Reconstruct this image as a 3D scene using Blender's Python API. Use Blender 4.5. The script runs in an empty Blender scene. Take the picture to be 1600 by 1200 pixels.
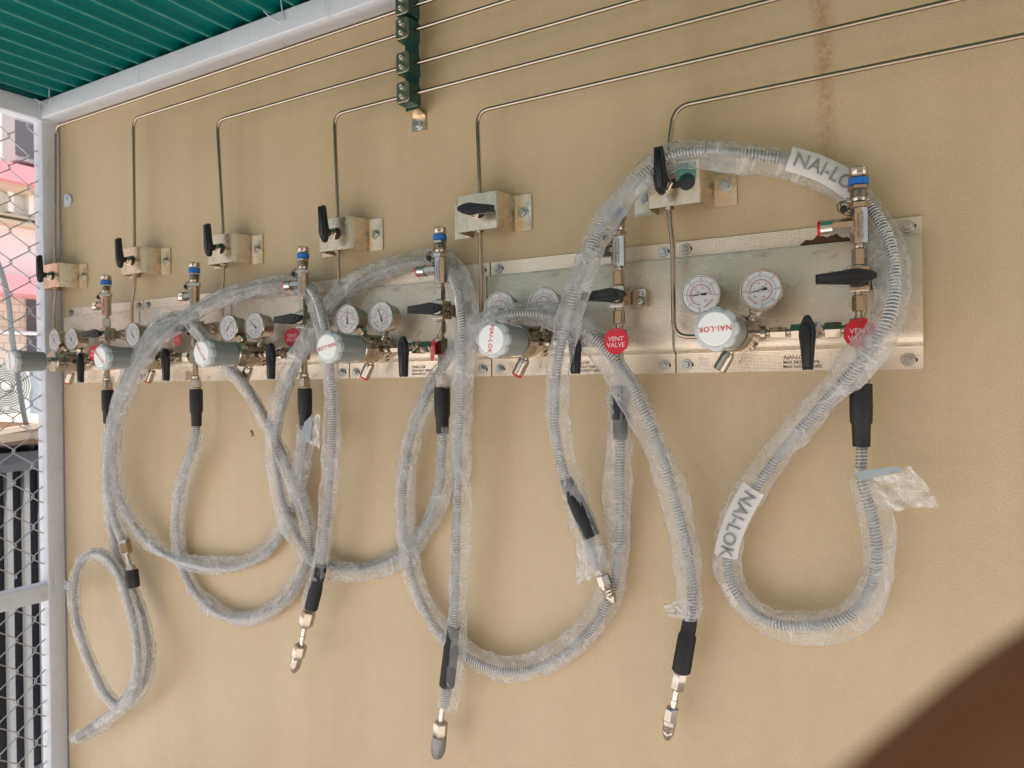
import bpy, math, random
from mathutils import Vector, Matrix, noise
R = math.radians
random.seed(4)
scene = bpy.context.scene
COL = scene.collection

# ------------------------------------------------------------------ camera
F, CU, CV, D = 1140.0, 800.0, 600.0, 1.096
cX = Vector((0.86538282, -0.00879007, -0.50103424))
cY = Vector((0.50095544, -0.00976347, 0.86541801))
cZ = Vector((-0.01249892, -0.9999137, -0.0040457))
CAM = Vector((0.0, -D, 1.5))

def ray(u, v):
    c = Vector(((u - CU) / F, (v - CV) / F, 1.0))
    return Vector((c.dot(cX), c.dot(cY), c.dot(cZ)))

def P(u, v, d=0.0):            # point standing d metres out from the wall
    r = ray(u, v)
    return CAM + r * ((D - d) / r.y)

def S(u, v, x):                # point on the upright plane at a given x
    r = ray(u, v)
    return CAM + r * (x / r.x)

cam_data = bpy.data.cameras.new('camera')
cam = bpy.data.objects.new('camera', cam_data)
COL.objects.link(cam)
right = Vector((cX.x, cY.x, cZ.x)); down = Vector((cX.y, cY.y, cZ.y)); fwd = Vector((cX.z, cY.z, cZ.z))
m3 = Matrix((right, -down, -fwd)).transposed()
cam.matrix_world = Matrix.Translation(CAM) @ m3.to_4x4()
cam_data.sensor_width = 36
cam_data.lens = F * 36 / 1600
cam_data.clip_start = 0.005
cam_data.clip_end = 500
cam_data.dof.use_dof = True
cam_data.dof.focus_distance = 1.15
cam_data.dof.aperture_fstop = 10.2
scene.camera = cam
scene.render.resolution_x = 1024
scene.render.resolution_y = 768

# ------------------------------------------------------------------ light
sun_dir = Vector((0.24, -0.34, 0.91)).normalized()
world = bpy.data.worlds.new('World'); scene.world = world
world.use_nodes = True
wn = world.node_tree
sky = wn.nodes.new('ShaderNodeTexSky'); sky.sky_type = 'NISHITA'; sky.sun_disc = False
sky.sun_elevation = math.asin(sun_dir.z); sky.sun_rotation = math.atan2(sun_dir.x, sun_dir.y)
sky.dust_density = 4.0; sky.air_density = 1.0
wn.links.new(sky.outputs[0], wn.nodes['Background'].inputs[0])
wn.nodes['Background'].inputs[1].default_value = 0.13
sd = bpy.data.lights.new('sun', 'SUN'); sd.energy = 3.0; sd.angle = R(0.5); sd.color = (1.0, 0.95, 0.88)
so = bpy.data.objects.new('sun', sd); COL.objects.link(so)
so.rotation_euler = sun_dir.to_track_quat('Z', 'Y').to_euler()
scene.view_settings.view_transform = 'Standard'
scene.view_settings.look = 'None'
scene.view_settings.gamma = 1.0
scene.view_settings.exposure = 0.82
scene.cycles.transparent_max_bounces = 24
scene.cycles.max_bounces = 8
scene.cycles.caustics_reflective = False
scene.cycles.caustics_refractive = False

# ------------------------------------------------------------------ materials
class NT:
    def __init__(s, name):
        s.m = bpy.data.materials.new(name); s.m.use_nodes = True
        s.t = s.m.node_tree; s.b = s.t.nodes['Principled BSDF']; s.out = s.t.nodes['Material Output']
    def n(s, typ, **kw):
        x = s.t.nodes.new(typ)
        for k, v in kw.items():
            if k.startswith('i_'):
                x.inputs[k[2:].replace('_', ' ')].default_value = v
            else:
                setattr(x, k, v)
        return x
    def l(s, a, b): s.t.links.new(a, b)
    def coords(s, which='Object', scale=None, loc=None):
        tc = s.n('ShaderNodeTexCoord')
        if scale is None: return tc.outputs[which]
        mp = s.n('ShaderNodeMapping'); mp.inputs['Scale'].default_value = scale
        if loc: mp.inputs['Location'].default_value = loc
        s.l(tc.outputs[which], mp.inputs['Vector']); return mp.outputs[0]
    def noise(s, vec, scale, detail=3, rough=0.5, dist=0.0):
        x = s.n('ShaderNodeTexNoise'); x.inputs['Scale'].default_value = scale
        x.inputs['Detail'].default_value = detail; x.inputs['Roughness'].default_value = rough
        x.inputs['Distortion'].default_value = dist
        s.l(vec, x.inputs['Vector']); return x.outputs['Fac']
    def ramp(s, fac, stops):
        x = s.n('ShaderNodeValToRGB'); e = x.color_ramp.elements
        while len(e) < len(stops): e.new(0.5)
        for k, (p, c) in enumerate(stops):
            e[k].position = p
            e[k].color = (c[0], c[1], c[2], 1) if isinstance(c, (tuple, list)) else (c, c, c, 1)
        s.l(fac, x.inputs[0]); return x.outputs[0]
    def mix(s, fac, a, b, blend='MIX'):
        x = s.n('ShaderNodeMix', data_type='RGBA', blend_type=blend)
        for sock, val in ((x.inputs[0], fac), (x.inputs[6], a), (x.inputs[7], b)):
            if isinstance(val, (int, float)): sock.default_value = val
            elif isinstance(val, tuple): sock.default_value = (*val, 1)
            else: s.l(val, sock)
        return x.outputs[2]
    def math(s, op, a, b=None):
        x = s.n('ShaderNodeMath', operation=op)
        for k, val in enumerate((a, b)):
            if val is None: continue
            if isinstance(val, (int, float)): x.inputs[k].default_value = val
            else: s.l(val, x.inputs[k])
        return x.outputs[0]
    def bump(s, h, strength=0.3, dist=0.001):
        x = s.n('ShaderNodeBump'); x.inputs['Strength'].default_value = strength
        x.inputs['Distance'].default_value = dist
        s.l(h, x.inputs['Height']); s.l(x.outputs[0], s.b.inputs['Normal']); return x
    def base(s, c):
        if isinstance(c, tuple): s.b.inputs['Base Color'].default_value = (*c, 1)
        else: s.l(c, s.b.inputs['Base Color'])
    def set(s, rough=None, metal=None, **kw):
        if rough is not None:
            if isinstance(rough, (int, float)): s.b.inputs['Roughness'].default_value = rough
            else: s.l(rough, s.b.inputs['Roughness'])
        if metal is not None: s.b.inputs['Metallic'].default_value = metal
        for k, v in kw.items(): s.b.inputs[k.replace('_', ' ')].default_value = v

def simple(name, col, rough=0.5, metal=0.0, var=0.12, scale=40, bump=0.0, bscale=200, spec=None):
    n = NT(name); v = n.coords('Object')
    f = n.noise(v, scale, 4, 0.6)
    a = tuple(max(0, c * (1 - var)) for c in col); b = tuple(min(1, c * (1 + var)) for c in col)
    n.base(n.mix(f, a, b)); n.set(rough=rough, metal=metal)
    if spec is not None: n.set(Specular_IOR_Level=spec)
    if bump: n.bump(n.noise(v, bscale, 3), bump, 0.0005)
    return n.m

def mat_wall():
    n = NT('tan wall paint'); v = n.coords('Object')
    big = n.noise(v, 1.6, 4, 0.6); fine = n.noise(v, 620, 1, 0.5); mid = n.noise(v, 38, 4, 0.65)
    c = n.mix(n.ramp(big, [(0.3, 0.0), (0.7, 1.0)]), (0.575, 0.435, 0.245), (0.66, 0.51, 0.305))
    c = n.mix(n.ramp(mid, [(0.35, 0.14), (0.65, 0.0)]), c, (0.43, 0.31, 0.185))
    c = n.mix(n.ramp(fine, [(0.30, 0.38), (0.50, 0.0)]), c, (0.27, 0.19, 0.11))
    c = n.mix(n.ramp(fine, [(0.6, 0.0), (0.75, 0.25)]), c, (0.74, 0.60, 0.42))
    # vertical water marks, wide and faint
    vs = n.coords('Object', (9.0, 1.0, 0.35)); st = n.noise(vs, 1.0, 4, 0.55)
    c = n.mix(n.ramp(st, [(0.46, 0.0), (0.70, 0.34)]), c, (0.46, 0.32, 0.18))
    # rust run under a leaking fixing
    sep = n.n('ShaderNodeSeparateXYZ'); n.l(v, sep.inputs[0])
    wob = n.math('MULTIPLY', n.math('SUBTRACT', n.noise(n.coords('Object', (1, 1, 6)), 3.0, 3), 0.5), 0.02)
    dx = n.math('ABSOLUTE', n.math('ADD', n.math('SUBTRACT', sep.outputs[0], -0.128), wob))
    band = n.ramp(dx, [(0.004, 1.0), (0.017, 0.0)])
    hz = n.ramp(n.math('SUBTRACT', sep.outputs[2], 1.0), [(0.68, 0.0), (0.84, 0.75), (1.0, 1.0)])
    spot = n.ramp(n.noise(v, 120, 4, 0.7), [(0.36, 0.15), (0.62, 1.0)])
    rf = n.math('MULTIPLY', n.math('MULTIPLY', band, hz), n.math('MULTIPLY', spot, 0.62))
    c = n.mix(rf, c, (0.33, 0.135, 0.04))
    # scattered dark scuffs
    sc = n.noise(n.coords('Object', (26, 1, 9)), 1.0, 5, 0.7, 1.5)
    far = n.ramp(n.math('ADD', sep.outputs[0], 2.0), [(0.05, 1.0), (0.9, 0.0)])
    c = n.mix(n.math('MULTIPLY', n.ramp(sc, [(0.68, 0.0), (0.74, 0.5)]), far), c, (0.22, 0.19, 0.16))
    n.base(c); n.set(rough=0.38, Specular_IOR_Level=0.55)
    h = n.math('ADD', n.math('MULTIPLY', n.noise(v, 480, 2, 0.6), 1.0), n.math('MULTIPLY', n.noise(v, 60, 2), 0.4))
    n.bump(h, 0.42, 0.0011)
    return n.m

def mat_plate():
    n = NT('embossed stainless sheet'); v = n.coords('Object')
    s = 2 * math.pi / 0.0042
    sep = n.n('ShaderNodeSeparateXYZ'); n.l(v, sep.inputs[0])
    a = n.math('ADD', sep.outputs[0], sep.outputs[2]); b = n.math('SUBTRACT', sep.outputs[0], sep.outputs[2])
    w = n.math('MULTIPLY', n.math('SINE', n.math('MULTIPLY', a, s)), n.math('SINE', n.math('MULTIPLY', b, s)))
    big = n.noise(v, 9, 4, 0.6)
    c = n.mix(n.ramp(big, [(0.35, 0.0), (0.7, 1.0)]), (0.95, 0.79, 0.60), (1.0, 0.86, 0.68))
    c = n.mix(n.ramp(w, [(0.0, 0.50), (0.6, 0.0)]), c, (0.42, 0.37, 0.31))
    sm = n.noise(n.coords('Object', (1, 1, 1.6)), 22, 4, 0.7)
    c = n.mix(n.ramp(sm, [(0.60, 0.0), (0.72, 0.55)]), c, (0.36, 0.30, 0.26))
    n.base(c); n.set(metal=0.62, rough=n.ramp(n.noise(v, 14, 3), [(0.3, 0.20), (0.7, 0.36)]))
    h = n.math('ADD', n.math('MULTIPLY', w, 0.3), n.math('MULTIPLY', n.noise(v, 5, 2), 4.5))
    n.bump(h, 0.45, 0.0009)
    return n.m

def mat_steel(name, col, rough=0.3, streak=(1, 1, 30), dirty=0.2, var=0.12, dirt=(0.16, 0.12, 0.08), bmp=0.12):
    n = NT(name); v = n.coords('Object')
    f = n.noise(n.coords('Object', streak), 40, 4, 0.6)
    c = n.mix(f, tuple(x * (1 - var) for x in col), tuple(min(1, x * (1 + var)) for x in col))
    c = n.mix(n.ramp(n.noise(v, 45, 5, 0.7), [(0.5, 0.0), (0.75, dirty)]), c, dirt)
    n.base(c); n.set(metal=0.95, rough=n.ramp(n.noise(v, 60, 3), [(0.3, rough * 0.75), (0.7, rough * 1.3)]))
    n.bump(f, bmp, 0.0003)
    return n.m

def mat_frame():
    n = NT('grey white brushed paint'); v = n.coords('Object')
    c = n.mix(n.noise(v, 5, 4), (0.60, 0.62, 0.67), (0.68, 0.70, 0.74))
    st = n.noise(n.coords('Object', (1.2, 18, 18)), 2.2, 5, 0.65)
    c = n.mix(n.ramp(st, [(0.52, 0.0), (0.7, 0.35)]), c, (0.52, 0.47, 0.45))
    c = n.mix(n.ramp(n.noise(n.coords('Object', (26, 26, 3)), 2, 5, 0.7), [(0.6, 0.0), (0.72, 0.5)]), c, (0.30, 0.30, 0.32))
    n.base(c); n.set(rough=0.42); n.bump(n.noise(v, 70, 3), 0.18, 0.001)
    return n.m

def mat_roof():
    n = NT('green coated sheet'); v = n.coords('Object')
    c = n.mix(n.noise(v, 6, 3), (0.000, 0.150, 0.130), (0.000, 0.180, 0.155))
    f = n.ramp(n.noise(n.coords('Object', (8, 3, 3)), 5, 6, 0.75), [(0.66, 0.0), (0.75, 0.55)])
    c = n.mix(f, c, (0.12, 0.10, 0.05))
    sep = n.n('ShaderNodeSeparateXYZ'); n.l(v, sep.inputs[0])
    c = n.mix(n.math('MULTIPLY', n.ramp(n.math('SUBTRACT', sep.outputs[2], 2.2550), [(0.0018, 0.8), (0.0036, 0.0)]), n.ramp(n.noise(n.coords('Object', (3, 6, 3)), 8, 4, .6), [(.3, .4), (.7, 1.0)])), c, (0.09, 0.27, 0.20))  # paler rib crests: light caught along the ridges, painted into the colour
    n.base(c); n.set(rough=0.40, Specular_IOR_Level=0.3); n.bump(n.noise(v, 35, 2), 0.08, 0.001)
    return n.m

def mat_sleeve():
    n = NT('crumpled polythene film'); v = n.coords('Object'); uv = n.coords('UV', (1, 1, 1))
    def uvn(sc, scale, **k):
        return n.noise(n.coords('UV', sc), scale, **k)
    def thin(f, w):
        return n.ramp(n.math('ABSOLUTE', n.math('SUBTRACT', f, 0.5)), [(0.0, 1.0), (w, 0.0)])
    long_ = thin(uvn((0.55, 1.0, 1), 34, detail=2, rough=0.4, dist=0.4), 0.020)       # long folds along the sleeve
    cross = thin(uvn((1.0, 0.45, 1), 42, detail=2, rough=0.4, dist=0.6), 0.020)       # short gathers across it
    m1_ = n.ramp(n.noise(v, 17, 2), [(0.42, 0.0), (0.58, 1.0)]); m2_ = n.ramp(n.noise(v, 23, 2), [(0.50, 0.0), (0.62, 1.0)])
    cr = n.math('MAXIMUM', n.math('MULTIPLY', long_, m1_), n.math('MULTIPLY', cross, m2_))
    n.base((0.97, 0.97, 0.97)); n.set(rough=0.14, Specular_IOR_Level=0.6)
    h = n.math('ADD', n.math('MULTIPLY', n.noise(v, 60, 3, 0.6), 0.8), n.math('MULTIPLY', cr, 0.35))
    bp = n.bump(h, 0.62, 0.004)
    tr = n.n('ShaderNodeBsdfTransparent'); tr.inputs[0].default_value = (0.99, 0.985, 0.98, 1)
    tl = n.n('ShaderNodeBsdfTranslucent'); tl.inputs[0].default_value = (0.96, 0.96, 0.95, 1)
    n.l(bp.outputs[0], tl.inputs['Normal'])
    m1 = n.n('ShaderNodeMixShader'); m1.inputs[0].default_value = 0.36
    n.l(n.b.outputs[0], m1.inputs[1]); n.l(tl.outputs[0], m1.inputs[2])
    m2 = n.n('ShaderNodeMixShader')
    patch = n.ramp(n.noise(v, 20, 4, 0.6), [(0.35, 0.13), (0.62, 0.33)])
    lw = n.n('ShaderNodeFresnel'); lw.inputs[0].default_value = 1.28
    n.l(bp.outputs[0], lw.inputs['Normal'])
    fac = n.math('MINIMUM', n.math('ADD', n.math('ADD', patch, n.math('MULTIPLY', cr, 0.30)), n.math('MULTIPLY', lw.outputs[0], 0.35)), 0.85)
    n.l(fac, m2.inputs[0]); n.l(tr.outputs[0], m2.inputs[1]); n.l(m1.outputs[0], m2.inputs[2])
    n.l(m2.outputs[0], n.out.inputs[0])
    return n.m

def mat_film(name, col, alpha):
    n = NT(name); n.base(col); n.set(rough=0.4, Alpha=alpha); return n.m

def mat_glass():
    n = NT('gauge window'); gl = n.n('ShaderNodeBsdfGlossy'); gl.inputs['Roughness'].default_value = 0.06
    tr = n.n('ShaderNodeBsdfTransparent'); fr = n.n('ShaderNodeFresnel'); fr.inputs[0].default_value = 1.22
    mx = n.n('ShaderNodeMixShader'); n.l(fr.outputs[0], mx.inputs[0]); n.l(tr.outputs[0], mx.inputs[1]); n.l(gl.outputs[0], mx.inputs[2])
    n.l(mx.outputs[0], n.out.inputs[0]); return n.m

def mat_brickwork():
    n = NT('cream glazed tile courses'); v = n.coords('Object')
    mp = n.n('ShaderNodeMapping'); mp.inputs['Rotation'].default_value = (0, R(90), R(90)); n.l(v, mp.inputs[0])
    sep = n.n('ShaderNodeSeparateXYZ'); n.l(v, sep.inputs[0])
    cb = n.n('ShaderNodeCombineXYZ'); n.l(sep.outputs[1], cb.inputs[0]); n.l(sep.outputs[2], cb.inputs[1])
    br = n.n('ShaderNodeTexBrick'); n.l(cb.outputs[0], br.inputs['Vector'])
    br.inputs['Color1'].default_value = (0.72, 0.62, 0.50, 1); br.inputs['Color2'].default_value = (0.66, 0.55, 0.43, 1)
    br.inputs['Mortar'].default_value = (0.34, 0.28, 0.23, 1); br.inputs['Scale'].default_value = 9.0
    br.inputs['Mortar Size'].default_value = 0.03; br.inputs['Brick Width'].default_value = 0.9; br.inputs['Row Height'].default_value = 0.7
    n.base(br.outputs[0]); n.set(rough=0.6); return n.m

M = dict(
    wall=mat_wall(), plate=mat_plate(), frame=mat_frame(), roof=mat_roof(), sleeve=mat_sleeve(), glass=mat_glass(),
    steel=mat_steel('machined stainless', (0.50, 0.44, 0.37), 0.17, bmp=0.04),
    brass=mat_steel('warm nickel steel', (0.50, 0.43, 0.34), 0.18, bmp=0.04),
    bright=mat_steel('polished steel', (0.62, 0.59, 0.54), 0.16, dirty=0.2),
    tube=simple('drawn stainless tube', (0.42, 0.34, 0.27), 0.22, 1.0, var=0.05, scale=8),
    bracket=mat_steel('worn bracket sheet', (0.80, 0.65, 0.46), 0.30, (18, 1, 1), 0.40, bmp=0.03),
    zinc=mat_steel('zinc plated bolt', (0.56, 0.57, 0.55), 0.30, dirty=0.5),
    coil=simple('spring wire', (0.92, 0.91, 0.90), 0.28, 0.65, var=0.05),
    braid=simple('woven wire braid', (0.26, 0.25, 0.24), 0.35, 0.5, var=0.5, scale=400, bump=0.5, bscale=600),
    black=simple('black moulded plastic', (0.007, 0.007, 0.008), 0.42, bump=0.15),
    boot=simple('black heat shrink', (0.006, 0.006, 0.007), 0.6, bump=0.25, bscale=90),
    knob=simple('grey knob plastic', (0.235, 0.25, 0.24), 0.40, var=0.05),
    knobrim=simple('pale grey knob rim', (0.50, 0.53, 0.53), 0.40, var=0.05),
    cap=simple('ivory cap', (0.86, 0.87, 0.83), 0.40, var=0.05),
    red=simple('red print', (0.62, 0.03, 0.035), 0.5),
    tagred=simple('red plastic tag', (0.60, 0.008, 0.025), 0.35, var=0.06),
    tagtext=simple('engraved white lettering', (0.80, 0.55, 0.55), 0.5, var=0.02),
    blue=simple('blue tape', (0.01, 0.14, 0.50), 0.35, var=0.4, scale=160),
    dial=simple('white dial', (0.95, 0.95, 0.95), 0.6, var=0.01, spec=0.2),
    ink=simple('black ink', (0.03, 0.03, 0.035), 0.6),
    brown=simple('brown ink', (0.10, 0.055, 0.03), 0.6),
    pink=simple('red scale ink', (0.60, 0.12, 0.12), 0.6),
    green=simple('dark green paint', (0.008, 0.05, 0.038), 0.4, var=0.5, scale=30),
    greenpaint=simple('green overspray', (0.10, 0.24, 0.20), 0.5, var=0.5, scale=60),
    cover=mat_steel('clamp cover plate', (0.36, 0.31, 0.22), 0.35),
    rust=simple('brown mud', (0.16, 0.07, 0.04), 0.9, bump=0.6, var=0.4),
    white=mat_film('white printed band', (0.84, 0.84, 0.83), 0.55),
    greyprint=simple('grey print', (0.24, 0.235, 0.22), 0.5),
    film=mat_film('blue grey sticker film', (0.33, 0.38, 0.40), 0.9),
    skin=simple('brown skin', (0.19, 0.062, 0.024), 0.55, var=0.08, scale=60, bump=0.2),
    nail=simple('finger nail', (0.30, 0.14, 0.10), 0.3),
    concrete=simple('concrete ground', (0.70, 0.69, 0.675), 0.85, var=0.2, scale=3, bump=0.4, bscale=30),
    render=simple('white render', (0.84, 0.80, 0.74), 0.7, var=0.06, scale=3),
    beige=simple('beige ledge', (0.60, 0.50, 0.34), 0.7, var=0.1, scale=4),
    pinkp=simple('pink paint', (0.66, 0.28, 0.31), 0.7, var=0.08, scale=3),
    pale=simple('added pale bounce slab', (0.86, 0.86, 0.86), 0.7, var=0.05, scale=3),
    cream=simple('cream render', (0.68, 0.50, 0.31), 0.7, var=0.08, scale=3),
    greyc=simple('grey concrete', (0.30, 0.30, 0.30), 0.8, var=0.15, scale=5),
    dark=simple('dark opening', (0.10, 0.09, 0.10), 0.7),
    tile=mat_brickwork(),
    acwhite=simple('white enamel', (0.80, 0.80, 0.79), 0.4, var=0.03),
    acgrille=simple('pale fan grille', (0.55, 0.55, 0.50), 0.5),
    acdark=simple('fan well', (0.20, 0.20, 0.18), 0.6),
    wood=simple('brown boards', (0.34, 0.20, 0.14), 0.8, var=0.5, scale=5),
    card=simple('pale cardboard', (0.60, 0.50, 0.38), 0.8, var=0.3, scale=5),
    cage=simple('black cage sheet', (0.012, 0.012, 0.018), 0.6),
    cagerail=simple('dark grey rail', (0.07, 0.075, 0.08), 0.5),
    slat=simple('grey slat', (0.32, 0.32, 0.31), 0.6),
    wire=mat_steel('galvanised mesh wire', (0.48, 0.48, 0.50), 0.45),
    cable=simple('grey cable', (0.15, 0.17, 0.17), 0.5),
    leaf=simple('paint chip', (0.03, 0.025, 0.02), 0.8),
)

# ------------------------------------------------------------------ mesh helpers
def frame_of(t):
    t = t.normalized()
    a = Vector((0, -1, 0)) if abs(t.y) < 0.9 else Vector((0, 0, 1))
    b = (a - t * a.dot(t)).normalized()
    n = b.cross(t).normalized()
    return n, b

class MB:
    def __init__(s): s.v = []; s.f = []
    def add(s, vs, fs):
        k = len(s.v); s.v += [Vector(x) for x in vs]; s.f += [tuple(i + k for i in f) for f in fs]; return s
    def box(s, a, b):
        (x0, y0, z0), (x1, y1, z1) = a, b
        x0, x1 = min(x0, x1), max(x0, x1); y0, y1 = min(y0, y1), max(y0, y1); z0, z1 = min(z0, z1), max(z0, z1)
        return s.add([(x0, y0, z0), (x1, y0, z0), (x1, y1, z0), (x0, y1, z0), (x0, y0, z1), (x1, y0, z1), (x1, y1, z1), (x0, y1, z1)],
                     [(0, 3, 2, 1), (4, 5, 6, 7), (0, 1, 5, 4), (1, 2, 6, 5), (2, 3, 7, 6), (3, 0, 4, 7)])
    def rings(s, rings, close=True, cap=True):
        n = len(rings[0]); vs = [p for r in rings for p in r]; fs = []
        for k in range(len(rings) - 1):
            for i in range(n if close else n - 1):
                j = (i + 1) % n
                fs.append((k * n + i, k * n + j, (k + 1) * n + j, (k + 1) * n + i))
        if cap:
            fs.append(tuple(range(n - 1, -1, -1))); fs.append(tuple((len(rings) - 1) * n + i for i in range(n)))
        return s.add(vs, fs)
    def lathe(s, p0, p1, prof, seg=24, rot=0.0, cap=True):     # prof: (distance along axis, radius)
        p0 = Vector(p0); ax = (Vector(p1) - p0).normalized(); n, b = frame_of(ax)
        return s.rings([[p0 + ax * t + (n * math.cos(rot + 2 * math.pi * i / seg) + b * math.sin(rot + 2 * math.pi * i / seg)) * r
                         for i in range(seg)] for t, r in prof], cap=cap)
    def hexn(s, p0, p1, r, rot=0.0, ch=0.0012):
        L = (Vector(p1) - Vector(p0)).length
        return s.lathe(p0, p1, [(0, r * 0.88), (ch, r), (L - ch, r), (L, r * 0.88)], 6, rot)
    def tube(s, pts, r, seg=8, cap=True):
        pts = [Vector(p) for p in pts]; rs = []
        rr = r if isinstance(r, (list, tuple)) else [r] * len(pts)
        for i, p in enumerate(pts):
            t = pts[min(i + 1, len(pts) - 1)] - pts[max(i - 1, 0)]
            n, b = frame_of(t)
            if i and n.dot(pn) < 0: n, b = -n, -b
            pn = n
            rs.append([p + (n * math.cos(2 * math.pi * k / seg) + b * math.sin(2 * math.pi * k / seg)) * rr[i] for k in range(seg)])
        return s.rings(rs, cap=cap)
    def prism(s, poly, y0, y1, bev=0.0):      # poly in (x, z), extruded along y, y1 is the near (outer) face
        area = sum(poly[i][0] * poly[(i + 1) % len(poly)][1] - poly[(i + 1) % len(poly)][0] * poly[i][1] for i in range(len(poly)))
        if area < 0: poly = poly[::-1]
        cx = sum(p[0] for p in poly) / len(poly); cz = sum(p[1] for p in poly) / len(poly)
        def ring(y, k):
            out = []
            for x, z in poly:
                dx, dz = x - cx, z - cz; L = math.hypot(dx, dz) or 1
                out.append(Vector((x - dx / L * k, y, z - dz / L * k)))
            return out
        if bev: return s.rings([ring(y0, bev * .6), ring(y0 + (y1 - y0) * .2, 0), ring(y0 + (y1 - y0) * .75, 0), ring(y1, bev)])
        return s.rings([ring(y0, 0), ring(y1, 0)])
    def build(s, name, mat, parent=None, at=None, smooth=30, kind=None):
        org = Vector(at) if at is not None else Vector((0, 0, 0))
        if parent is not None and at is None: org = WORLD[parent.name]
        me = bpy.data.meshes.new(name)
        me.from_pydata([tuple(v - org) for v in s.v], [], s.f)
        me.materials.append(M[mat]); me.validate()
        o = bpy.data.objects.new(name, me); COL.objects.link(o)
        if smooth:
            me.shade_smooth()
            try: me.set_sharp_from_angle(angle=R(smooth))
            except Exception: pass
        WORLD[o.name] = org.copy()
        if parent is not None:
            o.parent = parent; o.location = org - WORLD[parent.name]
        else: o.location = org
        if kind: o['kind'] = kind
        return o
WORLD = {}

def tag(o, label=None, cat=None, group=None, kind=None):
    if label: o['label'] = label
    if cat: o['category'] = cat
    if group: o['group'] = group
    if kind: o['kind'] = kind
    return o

def empty(name, loc, label, cat, group=None):
    o = bpy.data.objects.new(name, None); COL.objects.link(o); o.location = loc
    o.empty_display_size = 0.02
    WORLD[o.name] = Vector(loc); tag(o, label, cat, group); return o

def kids(o): return [c for c in COL.objects if c.parent == o]
def copy_tree(o, parent=None):
    c = o.copy(); COL.objects.link(c)
    if parent is not None: c.parent = parent
    res = {o.name: c}
    for ch in kids(o): res.update(copy_tree(ch, c))
    return res

def text_mesh(txt, size, align='CENTER', shear=0.0, ext=0.0, spacing=1.0, res=2):
    cu = bpy.data.curves.new('lettering', 'FONT'); cu.body = txt; cu.size = size; cu.align_x = align; cu.align_y = 'CENTER'
    cu.shear = shear; cu.extrude = ext; cu.space_character = spacing; cu.resolution_u = res
    cu.offset = size * 0.012
    o = bpy.data.objects.new('lettering', cu); COL.objects.link(o)
    bpy.context.view_layer.update()
    me = bpy.data.meshes.new_from_object(o.evaluated_get(bpy.context.evaluated_depsgraph_get()))
    vs = [v.co.copy() for v in me.vertices]; fs = [tuple(p.vertices) for p in me.polygons]
    bpy.data.objects.remove(o); bpy.data.curves.remove(cu); bpy.data.meshes.remove(me)
    return vs, fs

def flat_text(mb, txt, size, c, rot=0.0, **kw):    # lettering on a face that looks towards -y; c = centre
    vs, fs = text_mesh(txt, size, **kw); c = Vector(c); ca, sa = math.cos(rot), math.sin(rot)
    mb.add([c + Vector((v.x * ca - v.y * sa, -v.z, v.x * sa + v.y * ca)) for v in vs], fs)
    return mb

def spline(pts, step=0.004):
    pts = [Vector(p) for p in pts]; q = [pts[0] * 2 - pts[1]] + pts + [pts[-1] * 2 - pts[-2]]
    dense = []
    for i in range(1, len(q) - 2):
        p0, p1, p2, p3 = q[i - 1:i + 3]
        for k in range(24):
            t = k / 24
            dense.append(0.5 * ((2 * p1) + (p2 - p0) * t + (2 * p0 - 5 * p1 + 4 * p2 - p3) * t * t + (3 * p1 - p0 - 3 * p2 + p3) * t ** 3))
    dense.append(pts[-1])
    for _ in range(6):
        dense = [dense[0]] + [(dense[i - 1] + dense[i] * 2 + dense[i + 1]) / 4 for i in range(1, len(dense) - 1)] + [dense[-1]]
    out = [dense[0]]; acc = 0.0
    for a, b in zip(dense, dense[1:]):
        L = (b - a).length
        while L > 0 and acc + L >= step:
            t = (step - acc) / L; a = a.lerp(b, t); out.append(a.copy()); L = (b - a).length; acc = 0.0
        acc += L
    out.append(dense[-1])
    return out

def bend_path(pts, rad=0.018, n=7):        # polyline with rounded corners
    pts = [Vector(p) for p in pts]; out = [pts[0]]
    for i in range(1, len(pts) - 1):
        a = (pts[i - 1] - pts[i]); b = (pts[i + 1] - pts[i]); r = min(rad, a.length * .45, b.length * .45)
        pa = pts[i] + a.normalized() * r; pb = pts[i] + b.normalized() * r
        for k in range(n + 1):
            t = k / n; out.append(pa * (1 - t) ** 2 + pts[i] * 2 * t * (1 - t) + pb * t * t)
    out.append(pts[-1]); return out

# ------------------------------------------------------------------ setting
g = MB(); g.add([(-60, -60, 0), (60, -60, 0), (60, 60, 0), (-60, 60, 0)], [(0, 1, 2, 3)])
tag(g.build('ground', 'concrete', smooth=0), kind='structure')

tag(MB().box((-7.8, -7.0, -.02), (-2.08, 1.5, .004)).build('path', 'pale', smooth=0), kind='structure')  # pale slab added out of view to bounce light onto the lower left wall
wall = MB().box((-2.029, 0.0, 0.0), (1.9, 0.02, 2.30)).build('wall_board', 'wall', smooth=0)
tag(wall, 'speckled tan painted wall board behind the gas units, with a rust run', 'wall')
MB().box((-2.078, .021, 0), (-1.98, .06, 2.30)).build('backing', 'dark', wall, smooth=0)
pc = P(394, 677)
ch = MB()
for a, b, w_ in (((-.004, .006), (.002, .004), .0016), ((.002, .004), (.004, -.004), .0018), ((-.003, -.006), (.004, -.005), .0016), ((-.004, .006), (-.001, -.001), .0014)):
    ch.tube([pc + Vector((a[0], -.0006, a[1])), pc + Vector((b[0], -.0006, b[1]))], w_ * .6, 6)
ch.build('paint_chip', 'leaf', wall)

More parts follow.
